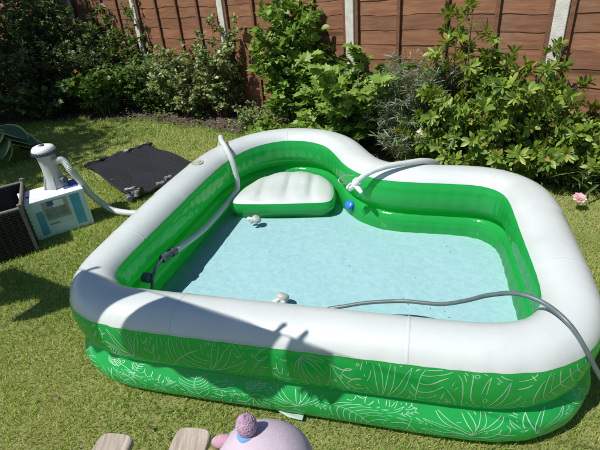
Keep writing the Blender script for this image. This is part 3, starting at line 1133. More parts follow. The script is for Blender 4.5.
front('picture', 0.30, 0.66, 0.46, 0.74, M['card_grey'], 0.0024)
front('picture', 0.44, 0.62, 0.74, 0.90, M['card_white'], 0.0025)
front('picture', 0.36, 0.46, 0.80, 0.92, M['card_navy'], 0.0026)
front('caption_strip', 0.28, 0.66, 0.10, 0.38, M['card_teal'], 0.0021)
for k in range(5):
    front('caption_line', 0.31, 0.31 + random.uniform(0.12, 0.3), 0.14 + 0.045 * k, 0.155 + 0.045 * k, M['card_white'], 0.0027)
front('caption_line', 0.30, 0.46, 0.31, 0.355, M['card_grey'], 0.0028)
front('seal_print', 0.915, 0.965, 0.78, 0.90, M['card_white'], 0.0022)
def topp(name, x0, x1, y0, y1, material):
    return local(name, box_vf(x0 * bw, x1 * bw, y0 * bd_, y1 * bd_, bh, bh + 0.0012), material, body)
topp('top_print', 0.72, 0.97, 0.30, 0.94, M['card_navy'])
for k in range(11):
    x0 = random.uniform(0.05, 0.6); y0 = random.uniform(0.06, 0.9)
    topp('top_print', x0, x0 + random.uniform(0.04, 0.1), y0, y0 + 0.03, M['card_teal'])
topp('top_print', 0.10, 0.15, 0.42, 0.54, M['ink_dark'])

PPOS = Vector((-1.905, 3.405, bh + 0.002))
pump = empty('filter_pump', tuple(PPOS), 'grey cylindrical filter pump standing on the printed carton', 'pool pump', rz=BXA)
local('housing', lathe_vf([(0.082, 0), (0.082, 0.018), (0.070, 0.05), (0.062, 0.10), (0.060, 0.16), (0.066, 0.24), (0.074, 0.265), (0.074, 0.27)], 40), M['grey_plastic'], pump, True)
col_ = local('collar', lathe_vf([(0.080, 0.268), (0.090, 0.270), (0.092, 0.278), (0.092, 0.292), (0.088, 0.297), (0.080, 0.298)], 40), M['dark_plastic'], pump, True)
kn = []
for k in range(24):
    an = 2 * math.pi * k / 24
    v_, f_ = box_vf(-0.005, 0.005, -0.003, 0.003, 0.270, 0.296)
    kn.append(xform((v_, f_), Matrix.Rotation(an, 4, 'Z') @ Matrix.Translation((0.092, 0, 0))))
vf = merge(*kn)
kk = local('grip_ridges', vf, M['dark_plastic'], col_); kk['kind'] = 'stuff'
local('lid', lathe_vf([(0.086, 0.298), (0.084, 0.312), (0.072, 0.326), (0.052, 0.333), (0.028, 0.334), (0.026, 0.326), (0.010, 0.326)], 40), M['pale_plastic'], pump, True)
local('air_screw', lathe_vf([(0.016, 0.326), (0.016, 0.340), (0.012, 0.344), (0.004, 0.345)], 20), M['dark_plastic'], pump, True)
rb = []
for k in range(6):
    an = 2 * math.pi * k / 6 + 0.3
    v_ = [Vector((0.056, -0.004, 0.0)), Vector((0.100, -0.004, 0.0)), Vector((0.063, -0.004, 0.11)), Vector((0.056, 0.004, 0.0)), Vector((0.100, 0.004, 0.0)), Vector((0.063, 0.004, 0.11))]
    local('foot_rib', xform((v_, [[0, 1, 2], [5, 4, 3], [0, 3, 4, 1], [1, 4, 5, 2], [2, 5, 3, 0]]), Matrix.Rotation(an, 4, 'Z')), M['grey_plastic'], pump)
an0 = -0.45 - BXA + 0.15
for zz, rr_ in ((0.215, 0), (0.055, 0)):
    d = Vector((math.cos(an0), math.sin(an0), 0))
    vf = tube_vf([d * 0.055 + Vector((0, 0, zz)), d * 0.085 + Vector((0, 0, zz)), d * 0.087 + Vector((0, 0, zz)), d * 0.108 + Vector((0, 0, zz))], [0.022, 0.022, 0.028, 0.028], 18)
    local('hose_port', vf, M['dark_plastic'] if zz < 0.1 else M['grey_plastic'], pump, True)

def hose(name, label, pts, r_, material, n=12, sides=12, ribs=None, group=None):
    vf = tube_vf(catmull(pts, n), r_, sides, ribs)
    o = mesh_obj(name, vf[0], vf[1], material, None, True)
    return tag(o, label, 'hose', group)

dW = Vector((math.cos(an0 + BXA), math.sin(an0 + BXA), 0))
hp = PPOS + dW * 0.10 + Vector((0, 0, 0.215))
h1 = hose('pump_hose', 'pale ribbed hose curving from the pump down behind the pool', [hp, hp + dW * 0.05, (-1.715, 3.33, 0.46), (-1.69, 3.38, 0.33), (-1.665, 3.43, 0.19), (-1.62, 3.46, 0.10), (-1.52, 3.42, 0.045), (-1.36, 3.36, 0.035), (-1.18, 3.34, 0.035), (-0.98, 3.46, 0.035), (-0.80, 3.62, 0.035)], 0.025, M['clear_hose'], 22, 14, 0.06)

# hose over the far left rim and along the wall under water
hpts = [Vector((-0.80, 3.62, 0.035)), Vector((-0.79, 3.64, 0.15)), W(-1.60, 3.27, 0.44), W(-1.545, 3.215, 0.552), W(-1.485, 3.10, 0.562), W(-1.425, 3.02, 0.548), W(-1.365, 2.965, 0.47), W(-1.340, 2.945, 0.36), W(-1.338, 2.93, 0.255), W(-1.345, 2.82, 0.225), W(-1.352, 2.62, 0.215), W(-1.352, 2.32, 0.228), W(-1.36, 2.06, 0.268), W(-1.365, 1.97, 0.285)]
h2e = empty('return_hose', tuple(W(-1.36, 2.9, 0)), 'translucent white hose over the far left rim, running along the inner wall', 'hose')
vf = tube_vf(catmull(hpts, 10), 0.021, 14, 0.02)
mesh_obj('tube', vf[0], vf[1], M['clear_hose'], h2e, True)
vf = tube_vf([W(-1.365, 1.985, 0.283), W(-1.366, 1.945, 0.292), W(-1.366, 1.944, 0.292), W(-1.367, 1.90, 0.300), W(-1.367, 1.899, 0.300), W(-1.37, 1.86, 0.305)], [0.026, 0.026, 0.020, 0.020, 0.027, 0.024], 16)
mesh_obj('connector', vf[0], vf[1], M['dark_plastic'], h2e, True)
vf = tube_vf(catmull([W(-1.37, 1.87, 0.305), W(-1.372, 1.80, 0.298), W(-1.372, 1.755, 0.275), W(-1.375, 1.735, 0.25), W(-1.375, 1.69, 0.16)], 8), 0.010, 10)
mesh_obj('thin_pipe', vf[0], vf[1], M['grey_hose'], h2e, True)

# hose lying over the rim at the right with a tap end
h3 = empty('filling_hose', (0.70, 2.75, 0), 'pale hose with a tap end lying over the rim beside the bay', 'hose')
p3 = [(1.02, 2.90, 0.02), (1.0, 2.87, 0.28), (0.945, 2.80, 0.46), (0.83, 2.71, 0.535), (0.70, 2.66, 0.552), (0.57, 2.635, 0.552), (0.46, 2.635, 0.52), (0.385, 2.655, 0.455)]
vf = tube_vf(catmull(p3, 10), 0.0185, 14, 0.02)
mesh_obj('tube', vf[0], vf[1], M['clear_hose'], h3, True)
e0, e1 = Vector((0.39, 2.655, 0.46)), Vector((0.335, 2.68, 0.40))
d3 = (e1 - e0).normalized()
vf = tube_vf([e0 - d3 * 0.01, e0 + d3 * 0.02, e0 + d3 * 0.021, e0 + d3 * 0.05, e0 + d3 * 0.051, e1], [0.027, 0.027, 0.019, 0.019, 0.025, 0.022], 16)
tp = mesh_obj('tap_body', vf[0], vf[1], M['pale_plastic'], h3, True)
side = Vector((0.5, -0.8, 0)).normalized()
vf = tube_vf([e0 + d3 * 0.035, e0 + d3 * 0.035 + side * 0.05 + Vector((0, 0, -0.02)), e0 + d3 * 0.035 + side * 0.075 + Vector((0, 0, -0.035))], [0.014, 0.016, 0.012], 12)
mesh_obj('tap_lever', vf[0], vf[1], M['pale_plastic'], tp, True)
vf = tube_vf(catmull([e0 + Vector((-0.02, 0.02, 0.03)), e0 + Vector((-0.07, 0.03, 0.035)), e0 + Vector((-0.12, 0.01, 0.015)), e0 + Vector((-0.10, -0.01, -0.005)), e0 + Vector((-0.05, 0.0, 0.0))], 6), 0.0035, 8)
mesh_obj('wire_clip', vf[0], vf[1], M['steel'], tp, True)

# grey garden hose coming in over the near right corner
gp = [(1.9, 1.15, 0.012), (1.45, 1.10, 0.012), (1.22, 1.085, 0.07), (1.10, 1.10, 0.20), (1.02, 1.115, 0.31), (0.955, 1.135, 0.425), (0.915, 1.195, 0.495), (0.875, 1.29, 0.514), (0.81, 1.37, 0.506), (0.745, 1.455, 0.44), (0.685, 1.545, 0.345), (0.60, 1.61, 0.285), (0.46, 1.70, 0.245), (0.30, 1.74, 0.222), (0.18, 1.755, 0.200), (0.09, 1.765, 0.180), (-0.04, 1.74, 0.14), (-0.30, 1.70, 0.112)]
h4 = hose('garden_hose', 'dark grey garden hose trailing over the near right rim into the water', gp, 0.0095, M['grey_hose'], 12, 12)

# floats
def floater(loc, label, rz, sc=1.0):
    e = empty('skimmer_float', tuple(loc), label, 'float', 'grey fittings floating in the pool', rz)
    local('float_disc', xform(lathe_vf([(0.010, -0.022), (0.034, -0.018), (0.040, -0.002), (0.040, 0.010), (0.034, 0.020), (0.018, 0.025), (0.006, 0.026)], 26), Matrix.Scale(sc, 4) @ Matrix.Rotation(0.55, 4, 'Y')), M['grey_plastic'], e, True)
    local('spout', xform(tube_vf([(-0.02, 0, 0.004), (-0.05, 0.004, 0.004), (-0.051, 0.004, 0.004), (-0.072, 0.006, 0.002)], [0.013, 0.013, 0.018, 0.018], 14), Matrix.Scale(sc, 4)), M['pale_plastic'], e, True)
    local('spout_ring', xform(tube_vf([(-0.030, -0.02, 0.0), (-0.034, -0.045, -0.004)], [0.012, 0.014], 12), Matrix.Scale(sc, 4)), M['grey_plastic'], e, True)
floater(W(-1.088, 2.615, Z_W + 0.006), 'small grey float with a spout in the water before the white seat', -0.15, 0.85)
floater(W(-0.664, 1.80, Z_W + 0.006), 'small grey float half hidden behind the near rim', 0.9, 0.9)

# ------------------------------------------------------------------ solar heating mat
mL, mT, mN = Vector((-2.20, 4.60, 0)), Vector((-1.65, 5.17, 0)), Vector((-1.43, 3.66, 0))
ea, eb = (mT - mL), (mN - mL)
smat = empty('solar_mat', tuple(mL), 'black ribbed solar heating mat spread on the lawn behind the pool', 'solar mat')
NTB = 36
tubes = []
for i in range(NTB):
    a = (i + 0.5) / NTB
    pts_ = []
    for k in range(17):
        b = k / 16
        z = 0.030 + 0.010 * math.sin(a * 17) * math.cos(b * 5) + 0.012 * math.sin(b * 9 + a * 4) + 0.022 * (abs(math.sin(a * 5 * math.pi)) - 0.3) * max(0, 1 - b * 7)
        pts_.append(mL + ea * (a + 0.012 * math.sin(b * 6 + a * 3)) + eb * (b + 0.010 * math.sin(a * 20) * (1 - b)) + Vector((0, 0, max(z, 0.012))))
    tubes.append(tube_vf(pts_, 0.0088, 6))
vf = merge(*tubes)
tb = mesh_obj('ribbed_tubes', vf[0], vf[1], M['black_rubber'], smat, True); tb['kind'] = 'stuff'
# backing web between the tubes
wv_, wf_ = [], []
for i in range(25):
    for k in range(17):
        a, b = i / 24, k / 16
        z = 0.019 + 0.010 * math.sin(a * 17) * math.cos(b * 5) + 0.012 * math.sin(b * 9 + a * 4)
        wv_.append(mL + ea * (a + 0.012 * math.sin(b * 6 + a * 3)) + eb * b + Vector((0, 0, max(z, 0.008))))
for i in range(24):
    for k in range(16):
        q = i * 17 + k
        wf_.append([q, q + 1, q + 18, q + 17])
mesh_obj('web', wv_, wf_, M['black_rubber'], smat, True)
for b_ in (0.0, 1.0):
    pts_ = [mL + ea * (a - 0.02) + eb * b_ + Vector((0, 0, 0.034 + 0.012 * math.sin(a * 5 * math.pi) ** 2)) for a in [i / 30 * 1.04 for i in range(31)]]
    vf = tube_vf(pts_, 0.017, 10)
    mesh_obj('header_pipe', vf[0], vf[1], M['black_rubber'], smat, True)
for k in range(6):
    a = 0.06 + 0.18 * k
    vf = tube_vf([mL + ea * (a - 0.025) + Vector((0, 0, 0.045)), mL + ea * (a + 0.025) + Vector((0, 0, 0.045))], 0.024, 12)
    mesh_obj('pipe_clip', vf[0], vf[1], M['grey_plastic'] if k in (3,) else M['dark_plastic'], smat, True)
c0 = mN + Vector((0, 0, 0.05))
for j, (dx, dy, dz, ax_, L, r_, mm_) in enumerate(((-0.02, 0.03, 0.01, (1, .4, .1), .07, .026, 'dark_plastic'), (-0.09, 0.09, 0.03, (1, .1, .1), .10, .016, 'fitting'), (-0.05, 0.02, -0.005, (.5, -1, 0), .07, .024, 'fitting'), (0.03, 0.0, 0.0, (.2, .2, 1), .05, .022, 'fitting'), (0.0, 0.08, 0.03, (1, -.5, .1), .08, .028, 'black_rubber'), (0.16, 0.20, 0.01, (1, .6, 0), .07, .020, 'fitting'), (0.22, 0.30, 0.02, (1, .8, 0), .06, .022, 'fitting'))):
    c_ = c0 + Vector((dx, dy, dz)); a_ = Vector(ax_).normalized() * L
    vf = tube_vf([c_, c_ + a_ * 0.3, c_ + a_ * 0.31, c_ + a_ * 0.7, c_ + a_ * 0.71, c_ + a_], [r_, r_, r_ * 0.75, r_ * 0.75, r_ * 1.05, r_ * 0.95], 14)
    mesh_obj('pipe_fitting', vf[0], vf[1], M[mm_], smat, True)

# ------------------------------------------------------------------ rattan basket at the left edge
bx0 = Vector((-1.945, 2.93, 0))
dl = Vector((-0.852, -0.523, 0)); db = Vector((-0.42, 0.90, 0)).normalized()
bas = empty('rattan_basket', tuple(bx0), 'dark woven rattan basket with pale rim rails at the left edge', 'basket')
Wd, Dd, Hh = 0.62, 0.56, 0.355
def BP(a, b, z):
    return bx0 + dl * a + db * b + Vector((0, 0, z))
sides_ = [((0, 0), (Wd, 0)), ((0, 0), (0, Dd)), ((Wd, 0), (Wd, Dd)), ((0, Dd), (Wd, Dd))]
for (p0, p1) in sides_:
    pieces = []
    rows, cols = 20, 28
    nv = Vector((0, 0, 0))
    P0, P1 = BP(*p0, 0), BP(*p1, 0)
    along = (P1 - P0)
    nd = Vector((along.y, -along.x, 0)).normalized()
    for r_ in range(rows):
        z = 0.012 + (Hh - 0.03) * r_ / (rows - 1)
        pts_ = [P0 + along * (k / cols) + nd * 0.004 * (1 if (k + r_) % 2 else -1) + Vector((0, 0, z)) for k in range(cols + 1)]
        pieces.append(tube_vf(pts_, 0.0072, 5))
    for k in range(0, cols + 1, 2):
        q = P0 + along * (k / cols)
        pieces.append(tube_vf([q, q + Vector((0, 0, Hh - 0.012))], 0.005, 5))
    vf = merge(*pieces)
    o = mesh_obj('woven_side', vf[0], vf[1], M['rattan'], bas, True); o['kind'] = 'stuff'
lining_v = [BP(0.015, 0.015, 0.03), BP(Wd - 0.015, 0.015, 0.03), BP(Wd - 0.015, Dd - 0.015, 0.03), BP(0.015, Dd - 0.015, 0.03), BP(0.015, 0.015, Hh - 0.02), BP(Wd - 0.015, 0.015, Hh - 0.02), BP(Wd - 0.015, Dd - 0.015, Hh - 0.02), BP(0.015, Dd - 0.015, Hh - 0.02)]
mesh_obj('lining', lining_v, [[0, 1, 2, 3], [0, 4, 5, 1], [1, 5, 6, 2], [2, 6, 7, 3], [3, 7, 4, 0]], M['rattan_dark'], bas)
for (p0, p1) in sides_:
    vf = tube_vf([BP(*p0, Hh), BP(*p1, Hh)], 0.012, 10)
    mesh_obj('rim_rail', vf[0], vf[1], M['rail'], bas, True)
for p0 in ((0, 0), (Wd, 0), (0, Dd), (Wd, Dd)):
    vf = tube_vf([BP(*p0, 0), BP(*p0, Hh + 0.012), BP(*p0, Hh + 0.030)], [0.013, 0.013, 0.016], 10)
    mesh_obj('corner_post', vf[0], vf[1], M['rail'], bas, True)

# ------------------------------------------------------------------ bench with plush toy, under the camera
bench = empty('wooden_bench', (-0.45, 0.6, 0), 'weathered slatted wooden bench with rounded slat ends at the bottom edge', 'bench')
ZB = 0.45
def slat(xc, yend, w, L=0.75, tilt=0.0):
    V_, F_ = [], []
    out_ = []
    n = 8
    for i in range(n + 1):
        a_ = math.pi * (1 - i / n)
        ex = 0.55
        cx, sy = math.cos(a_), math.sin(a_)
        out_.append((w / 2 * math.copysign(abs(cx) ** ex, cx), -0.045 + 0.045 * abs(sy) ** ex))
    out_ = [(-w / 2, -L)] + out_ + [(w / 2, -L)]
    k = len(out_)
    ca, sa = math.cos(tilt), math.sin(tilt)
    for z, ins_ in ((ZB - 0.025, 0), (ZB - 0.003, 0), (ZB, 0.003)):
        for (x, y) in out_:
            x2 = x * (1 - ins_ / (w / 2)); y2 = y - ins_ if y > -0.1 else y
            V_.append((xc + x2 * ca - y2 * sa, yend + x2 * sa + y2 * ca, z))
    for j in range(2):
        for i in range(k):
            F_.append([j * k + i, j * k + (i + 1) % k, (j + 1) * k + (i + 1) % k, (j + 1) * k + i][::-1])
    F_.append([2 * k + i for i in range(k)][::-1]); F_.append(list(range(k)))
    return V_, F_
for i in range(3):
    vf = slat(-0.615 + 0.240 * i, 0.945 - 0.004 * i, 0.112, 0.62, -0.20)
    mesh_obj('slat', vf[0], vf[1], M['timber'], bench)
for yy in (0.42, 0.78):
    vf = box_vf(-0.80, 0.12, yy - 0.025, yy + 0.025, ZB - 0.075, ZB - 0.026, 0.003)
    mesh_obj('cross_rail', vf[0], vf[1], M['timber'], bench)
for xx in (-0.76, 0.08):
    for yy in (0.42, 0.78):
        vf = box_vf(xx - 0.025, xx + 0.025, yy - 0.024, yy + 0.024, 0, ZB - 0.076, 0.003)
        mesh_obj('leg', vf[0], vf[1], M['timber'], bench)

toy = empty('plush_toy', (-0.16, 0.70, ZB), 'pink and lilac plush toy with a fluffy bun sitting on the bench', 'plush toy')
pc = Vector((-0.138, 0.700, ZB + 0.128))
vf = sphere_vf(pc, (0.128, 0.118, 0.122), 36, 26, lambda d: 0.025 * math.sin(3 * d.x + 1) * math.cos(4 * d.y))
mesh_obj('body', vf[0], vf[1], M['plush'], toy, True)
br = random.Random(3)
vf = sphere_vf((-0.168, 0.720, ZB + 0.272), (0.025, 0.024, 0.031), 72, 48, lambda d: br.uniform(-0.05, 0.06))
mesh_obj('bun', vf[0], vf[1], M['plush_bun'], toy, True)
vf = tube_vf([(-0.170, 0.716, ZB + 0.232), (-0.170, 0.717, ZB + 0.241), (-0.169, 0.718, ZB + 0.250)], [0.022, 0.025, 0.022], 20)
mesh_obj('hair_band', vf[0], vf[1], M['plush_blue'], toy, True)
vf = sphere_vf((-0.238, 0.742, ZB + 0.192), (0.030, 0.016, 0.020), 20, 14)
mesh_obj('ear', vf[0], vf[1], M['plush_pink'], toy, True)
vf = sphere_vf((-0.030, 0.660, ZB + 0.17), (0.034, 0.020, 0.030), 20, 14)
mesh_obj('ear', vf[0], vf[1], M['plush_pink'], toy, True)
vf = sphere_vf((-0.268, 0.735, ZB + 0.150), (0.020, 0.018, 0.026), 16, 12)
mesh_obj('collar_tuft', vf[0], vf[1], M['plush_olive'], toy, True)

# ------------------------------------------------------------------ washing line outside the frame: it throws the shade on the near left rim
ld = Vector((0.909, -0.417, 0)).normalized()
l0 = Vector((-1.34, 1.105, 0))
LT = [(-3.4, 2.5), (-2.0, 2.26), (-1.0, 2.085), (0.0, 1.905), (0.7, 1.79), (1.2, 1.77), (2.0, 1.90), (3.2, 2.3)]
def on_line(t):
    return l0 + ld * t + Vector((0, 0, float(np.interp(t, [q[0] for q in LT], [q[1] for q in LT]))))
wl = empty('washing_line', tuple(l0 + ld * -3.4), 'washing line on two steel posts beside the lawn', 'washing line')
for t in (-3.4, 3.2):
    q = on_line(t)
    vf = tube_vf([(q.x, q.y, 0), (q.x, q.y, q.z + 0.05)], 0.02, 12)
    mesh_obj('line_post', vf[0], vf[1], M['steel'], wl, True)
vf = tube_vf([on_line(q[0]) for q in LT], 0.003, 6)
mesh_obj('line', vf[0], vf[1], M['steel'], wl, True)
pegs = []
def cloth(name, label, t0, t1, hfun, material, cat='towel', skew=0.0, hold=(1, 1)):
    nx, nz = 26, 14
    V_, F_ = [], []
    per = Vector((ld.y, -ld.x, 0))
    for i in range(nx + 1):
        t = t0 + (t1 - t0) * i / nx
        h = hfun(i / nx)
        for k in range(nz + 1):
            z = h * k / nz
            V_.append(on_line(t) + ld * (skew * k / nz) + per * (0.012 * math.sin(i * 0.9) * k / nz) - Vector((0, 0, z + 0.004 + 0.010 * math.sin(math.pi * i / nx))))
    for i in range(nx):
        for k in range(nz):
            a = i * (nz + 1) + k
            F_.append([a, a + 1, a + nz + 2, a + nz + 1])
    o = mesh_obj(name, V_, F_, material, None, True)
    md = o.modifiers.new('thick', 'SOLIDIFY'); md.thickness = 0.003
    tag(o, label, cat)
    for t, hd in ((t0 + 0.03, hold[0]), (t1 - 0.03, hold[1])):
        if not hd:
            continue
        q = on_line(t)
        v_, f_ = box_vf(-0.008, 0.008, -0.008, 0.008, -0.03, 0.082, 0.001)
        p_ = mesh_obj('clothes_peg', [q + v for v in v_], f_, M['peg'], None)
        pegs.append(tag(p_, 'wooden peg on the %s corner of the %s' % ('left' if t < (t0 + t1) / 2 else 'right', label.split(' hung')[0] + ' on the line'), 'peg', 'pegs on the washing line'))
cloth('towel', 'blue towel hung at the left of the washing line', -2.20, -1.27, lambda x: 0.30 + 0.36 * math.sin(x * 8 + 0.5) ** 2, M['towel_blue'])
cloth('towel', 'white bath towel hung beside the blue one on the washing line', -0.66, -0.205, lambda x: 0.62 - 0.04 * x, M['towel'], skew=-0.01, hold=(1, 0))
cloth('towel', 'cream hand towel hung in the middle of the washing line', -0.085, 0.50, lambda x: 0.53 - 0.10 * x, M['towel'], skew=-0.02, hold=(0, 1))
cloth('tea_towel', 'narrow white cloth hung at the right of the washing line', 0.535, 0.70, lambda x: 0.28, M['towel'], 'tea towel', hold=(1, 0))

# ------------------------------------------------------------------ plants
def S(name, label, s, o, **k):
    return shrub(name, label, 'shrub', fence_pt(s, o), **k)

# dark shrubs in the left corner
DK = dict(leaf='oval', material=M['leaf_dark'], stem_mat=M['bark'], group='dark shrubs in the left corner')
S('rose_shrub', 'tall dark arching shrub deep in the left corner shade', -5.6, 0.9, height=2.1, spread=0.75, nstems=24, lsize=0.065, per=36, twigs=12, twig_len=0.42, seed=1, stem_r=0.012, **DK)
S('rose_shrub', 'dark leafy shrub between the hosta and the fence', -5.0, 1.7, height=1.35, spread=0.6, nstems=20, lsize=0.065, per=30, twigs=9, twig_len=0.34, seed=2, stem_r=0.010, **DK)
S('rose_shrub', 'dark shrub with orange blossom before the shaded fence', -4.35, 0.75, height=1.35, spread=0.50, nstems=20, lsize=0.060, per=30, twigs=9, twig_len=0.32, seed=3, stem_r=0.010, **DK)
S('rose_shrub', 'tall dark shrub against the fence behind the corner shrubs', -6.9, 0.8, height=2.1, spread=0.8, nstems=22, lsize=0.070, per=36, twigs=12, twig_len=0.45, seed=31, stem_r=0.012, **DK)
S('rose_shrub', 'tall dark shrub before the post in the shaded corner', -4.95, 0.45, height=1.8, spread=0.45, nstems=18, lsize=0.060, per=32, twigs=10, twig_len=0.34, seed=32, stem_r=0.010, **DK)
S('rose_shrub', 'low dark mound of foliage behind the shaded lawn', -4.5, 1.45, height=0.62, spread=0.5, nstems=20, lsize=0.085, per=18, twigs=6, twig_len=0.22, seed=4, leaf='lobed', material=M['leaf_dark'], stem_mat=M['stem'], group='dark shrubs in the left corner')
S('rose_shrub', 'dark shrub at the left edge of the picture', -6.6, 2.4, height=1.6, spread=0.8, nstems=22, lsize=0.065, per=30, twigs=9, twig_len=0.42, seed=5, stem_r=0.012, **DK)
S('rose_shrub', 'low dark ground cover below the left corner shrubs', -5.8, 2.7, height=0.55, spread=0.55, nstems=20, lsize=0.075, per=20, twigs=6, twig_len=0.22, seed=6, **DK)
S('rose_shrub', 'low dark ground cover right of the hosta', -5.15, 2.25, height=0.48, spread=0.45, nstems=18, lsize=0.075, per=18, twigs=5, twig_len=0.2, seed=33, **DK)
S('mixed_shrub', 'medium green shrub with lobed leaves right of the dark corner', -3.75, 0.95, height=0.78, spread=0.45, nstems=20, leaf='lobed', lsize=0.08, per=18, material=M['leaf_mid'], stem_mat=M['stem'], twigs=6, twig_len=0.24, seed=7)
S('climber', 'thin climbing plant reaching up the fence at the shade edge', -3.95, 0.25, height=1.75, spread=0.30, nstems=11, leaf='oval', lsize=0.060, per=30, material=M['leaf_mid'], stem_mat=M['bark'], twigs=8, twig_len=0.28, seed=8, stem_r=0.008)
# pale variegated shrubs by the left post
S('variegated_shrub', 'silvery green shrub left of the thin concrete post', -2.75, 0.40, height=1.0, spread=0.42, nstems=22, leaf='oval', lsize=0.055, per=34, material=M['leaf_silver'], stem_mat=M['bark'], twigs=9, twig_len=0.26, seed=9, group='silvery shrubs by the left post')
S('variegated_shrub', 'tall silvery green shrub in front of the thin concrete post', -1.86, 0.30, height=1.42, spread=0.26, nstems=18, leaf='oval', lsize=0.055, per=38, material=M['leaf_silver'], stem_mat=M['bark'], twigs=10, twig_len=0.22, seed=10, droop=0.1, group='silvery shrubs by the left post')
S('variegated_shrub', 'low pale shrub at the foot of the silvery shrubs', -2.3, 0.48, height=0.70, spread=0.34, nstems=16, leaf='oval', lsize=0.050, per=30, material=M['leaf_silver'], stem_mat=M['bark'], twigs=8, twig_len=0.22, seed=11, group='silvery shrubs by the left post')
S('mixed_shrub', 'mid green bush between the silvery shrubs and the shaded corner', -3.3, 0.55, height=0.86, spread=0.36, nstems=18, leaf='oval', lsize=0.060, per=28, material=M['leaf_mid'], stem_mat=M['bark'], twigs=8, twig_len=0.24, seed=12)
# green shrub B
S('broadleaf_shrub', 'tall fresh green shrub left of the middle post', -0.62, 0.32, height=1.68, spread=0.36, nstems=19, leaf='oval', lsize=0.085, per=34, material=M['leaf_bright'], stem_mat=M['bark'], twigs=11, twig_len=0.28, seed=13, droop=0.15)
S('low_herb', 'low grey green herb mound on the bare soil', -1.02, 0.52, height=0.38, spread=0.24, nstems=24, leaf='oval', lsize=0.036, per=22, material=M['leaf_silver'], stem_mat=M['stem'], twigs=5, twig_len=0.12, seed=14)
S('low_herb', 'small bright green plant behind the pool bay', -0.62, 0.78, height=0.26, spread=0.20, nstems=12, leaf='lobed', lsize=0.085, per=8, material=M['leaf_bright'], stem_mat=M['stem'], twigs=3, twig_len=0.1, seed=15)
# lobed-leaf plant C: its big leaves are built one by one
rootC, (PC_, YC_, ZC_, SC_) = S('lobed_leaf_plant', 'broad bright green plant with large lobed leaves below the middle post', 0.30, 0.40, height=1.06, spread=0.56, nstems=26, leaf='lobed', lsize=0.105, per=15, material=M['leaf_bright'], stem_mat=M['stem'], twigs=6, twig_len=0.26, seed=16, normal_up=1.1)
lv, lf, le = leaf_shape('lobed')
leaf_me = []
for k in range(5):
    me = bpy.data.meshes.new('leaf')
    me.from_pydata(lv, [], lf)
    at = me.attributes.new('rnd', 'FLOAT', 'POINT'); at.data.foreach_set('value', [0.45 + 0.13 * k] * len(lv))
    me.materials.append(M['leaf_bright']); leaf_me.append(me)
r_ = np.random.default_rng(77)
front_d = np.array([-0.3, -0.8, 0.55])
order = np.argsort(-(PC_ @ unit(front_d)))[:420]
for i in r_.permutation(order)[:170]:
    o = bpy.data.objects.new('leaf', leaf_me[int(r_.integers(5))])
    link(o, rootC)
    p_ = PC_[i] + unit(front_d) * r_.uniform(0.01, 0.06)
    y = unit(YC_[i] + np.array([-0.15, -0.4, -0.1])); z = unit(np.array([-0.1, -0.35, 0.9]) + r_.normal(0, 0.25, 3))
    x = unit(np.cross(y, z)); z = np.cross(x, y)
    sz = 0.125 * r_.uniform(0.75, 1.15)
    mw = Matrix(((x[0] * sz, y[0] * sz, z[0] * sz, p_[0]), (x[1] * sz, y[1] * sz, z[1] * sz, p_[1]), (x[2] * sz, y[2] * sz, z[2] * sz, p_[2]), (0, 0, 0, 1)))
    o.matrix_local = world_of(rootC).inverted() @ mw
S('lobed_leaf_plant', 'lower clump of lobed leaves overhanging the soil behind the bay', 0.10, 0.66, height=0.46, spread=0.34, nstems=18, leaf='lobed', lsize=0.095, per=11, material=M['leaf_bright'], stem_mat=M['stem'], twigs=4, twig_len=0.18, seed=17, normal_up=1.1)
# feathery lavender D
rootL, _ = S('lavender', 'feathery grey green lavender bush beside the lobed leaves', 0.95, 0.42, height=1.05, spread=0.36, nstems=150, leaf='needle', lsize=0.070, per=36, material=M['leaf_grey'], stem_mat=M['stem'], twigs=3, twig_len=0.18, seed=18, stem_r=0.0025, droop=0.1, bare=0.08)
S('lavender', 'low dark feathery clump in front of the lavender', 1.08, 0.60, height=0.55, spread=0.34, nstems=100, leaf='needle', lsize=0.070, per=30, material=M['leaf_grey'], stem_mat=M['stem'], twigs=2, twig_len=0.14, seed=19, stem_r=0.0025, droop=0.2, bare=0.05)
# glossy rosette shrubs at right
kw = dict(leaf='rhodo', lsize=0.076, per=13, material=M['leaf_lime'], stem_mat=M['bark'], rosette=True, stem_r=0.009)
S('glossy_shrub', 'tall narrow glossy shoot reaching up before the right panel', 1.42, 0.34, height=1.50, spread=0.17, nstems=9, twigs=10, twig_len=0.20, seed=20, **kw)
S('glossy_shrub', 'wide glossy yellow green shrub below the right panel', 1.50, 0.42, height=0.92, spread=0.46, nstems=22, twigs=10, twig_len=0.24, seed=27, **kw)
S('glossy_shrub', 'glossy shrub with shoots leaning against the right post', 1.80, 0.34, height=1.02, spread=0.36, nstems=16, twigs=9, twig_len=0.24, seed=21, **kw)
S('glossy_shrub', 'low glossy shrub right of the lavender over the pool rim', 1.42, 0.56, height=0.48, spread=0.36, nstems=18, twigs=8, twig_len=0.2, seed=22, **kw)
S('glossy_shrub', 'low glossy shrub at the right bed edge', 1.95, 0.38, height=0.50, spread=0.36, nstems=18, twigs=8, twig_len=0.2, seed=23, **kw)
S('glossy_shrub', 'glossy shrub at the right edge of the picture', 2.35, 0.24, height=0.58, spread=0.32, nstems=15, twigs=8, twig_len=0.2, seed=24, **kw)
S('glossy_shrub', 'small yellow green shoot at the foot of the right bed', 1.93, 0.56, height=0.20, spread=0.12, nstems=7, twigs=3, twig_len=0.08, seed=25, **kw)
S('grassy_plant', 'dark strap leaved clump at the right edge of the bed', 2.32, 0.44, height=0.30, spread=0.24, nstems=30, leaf='needle', lsize=0.16, per=8, material=M['leaf_dark'], stem_mat=M['stem'], twigs=0, seed=26, stem_r=0.003)


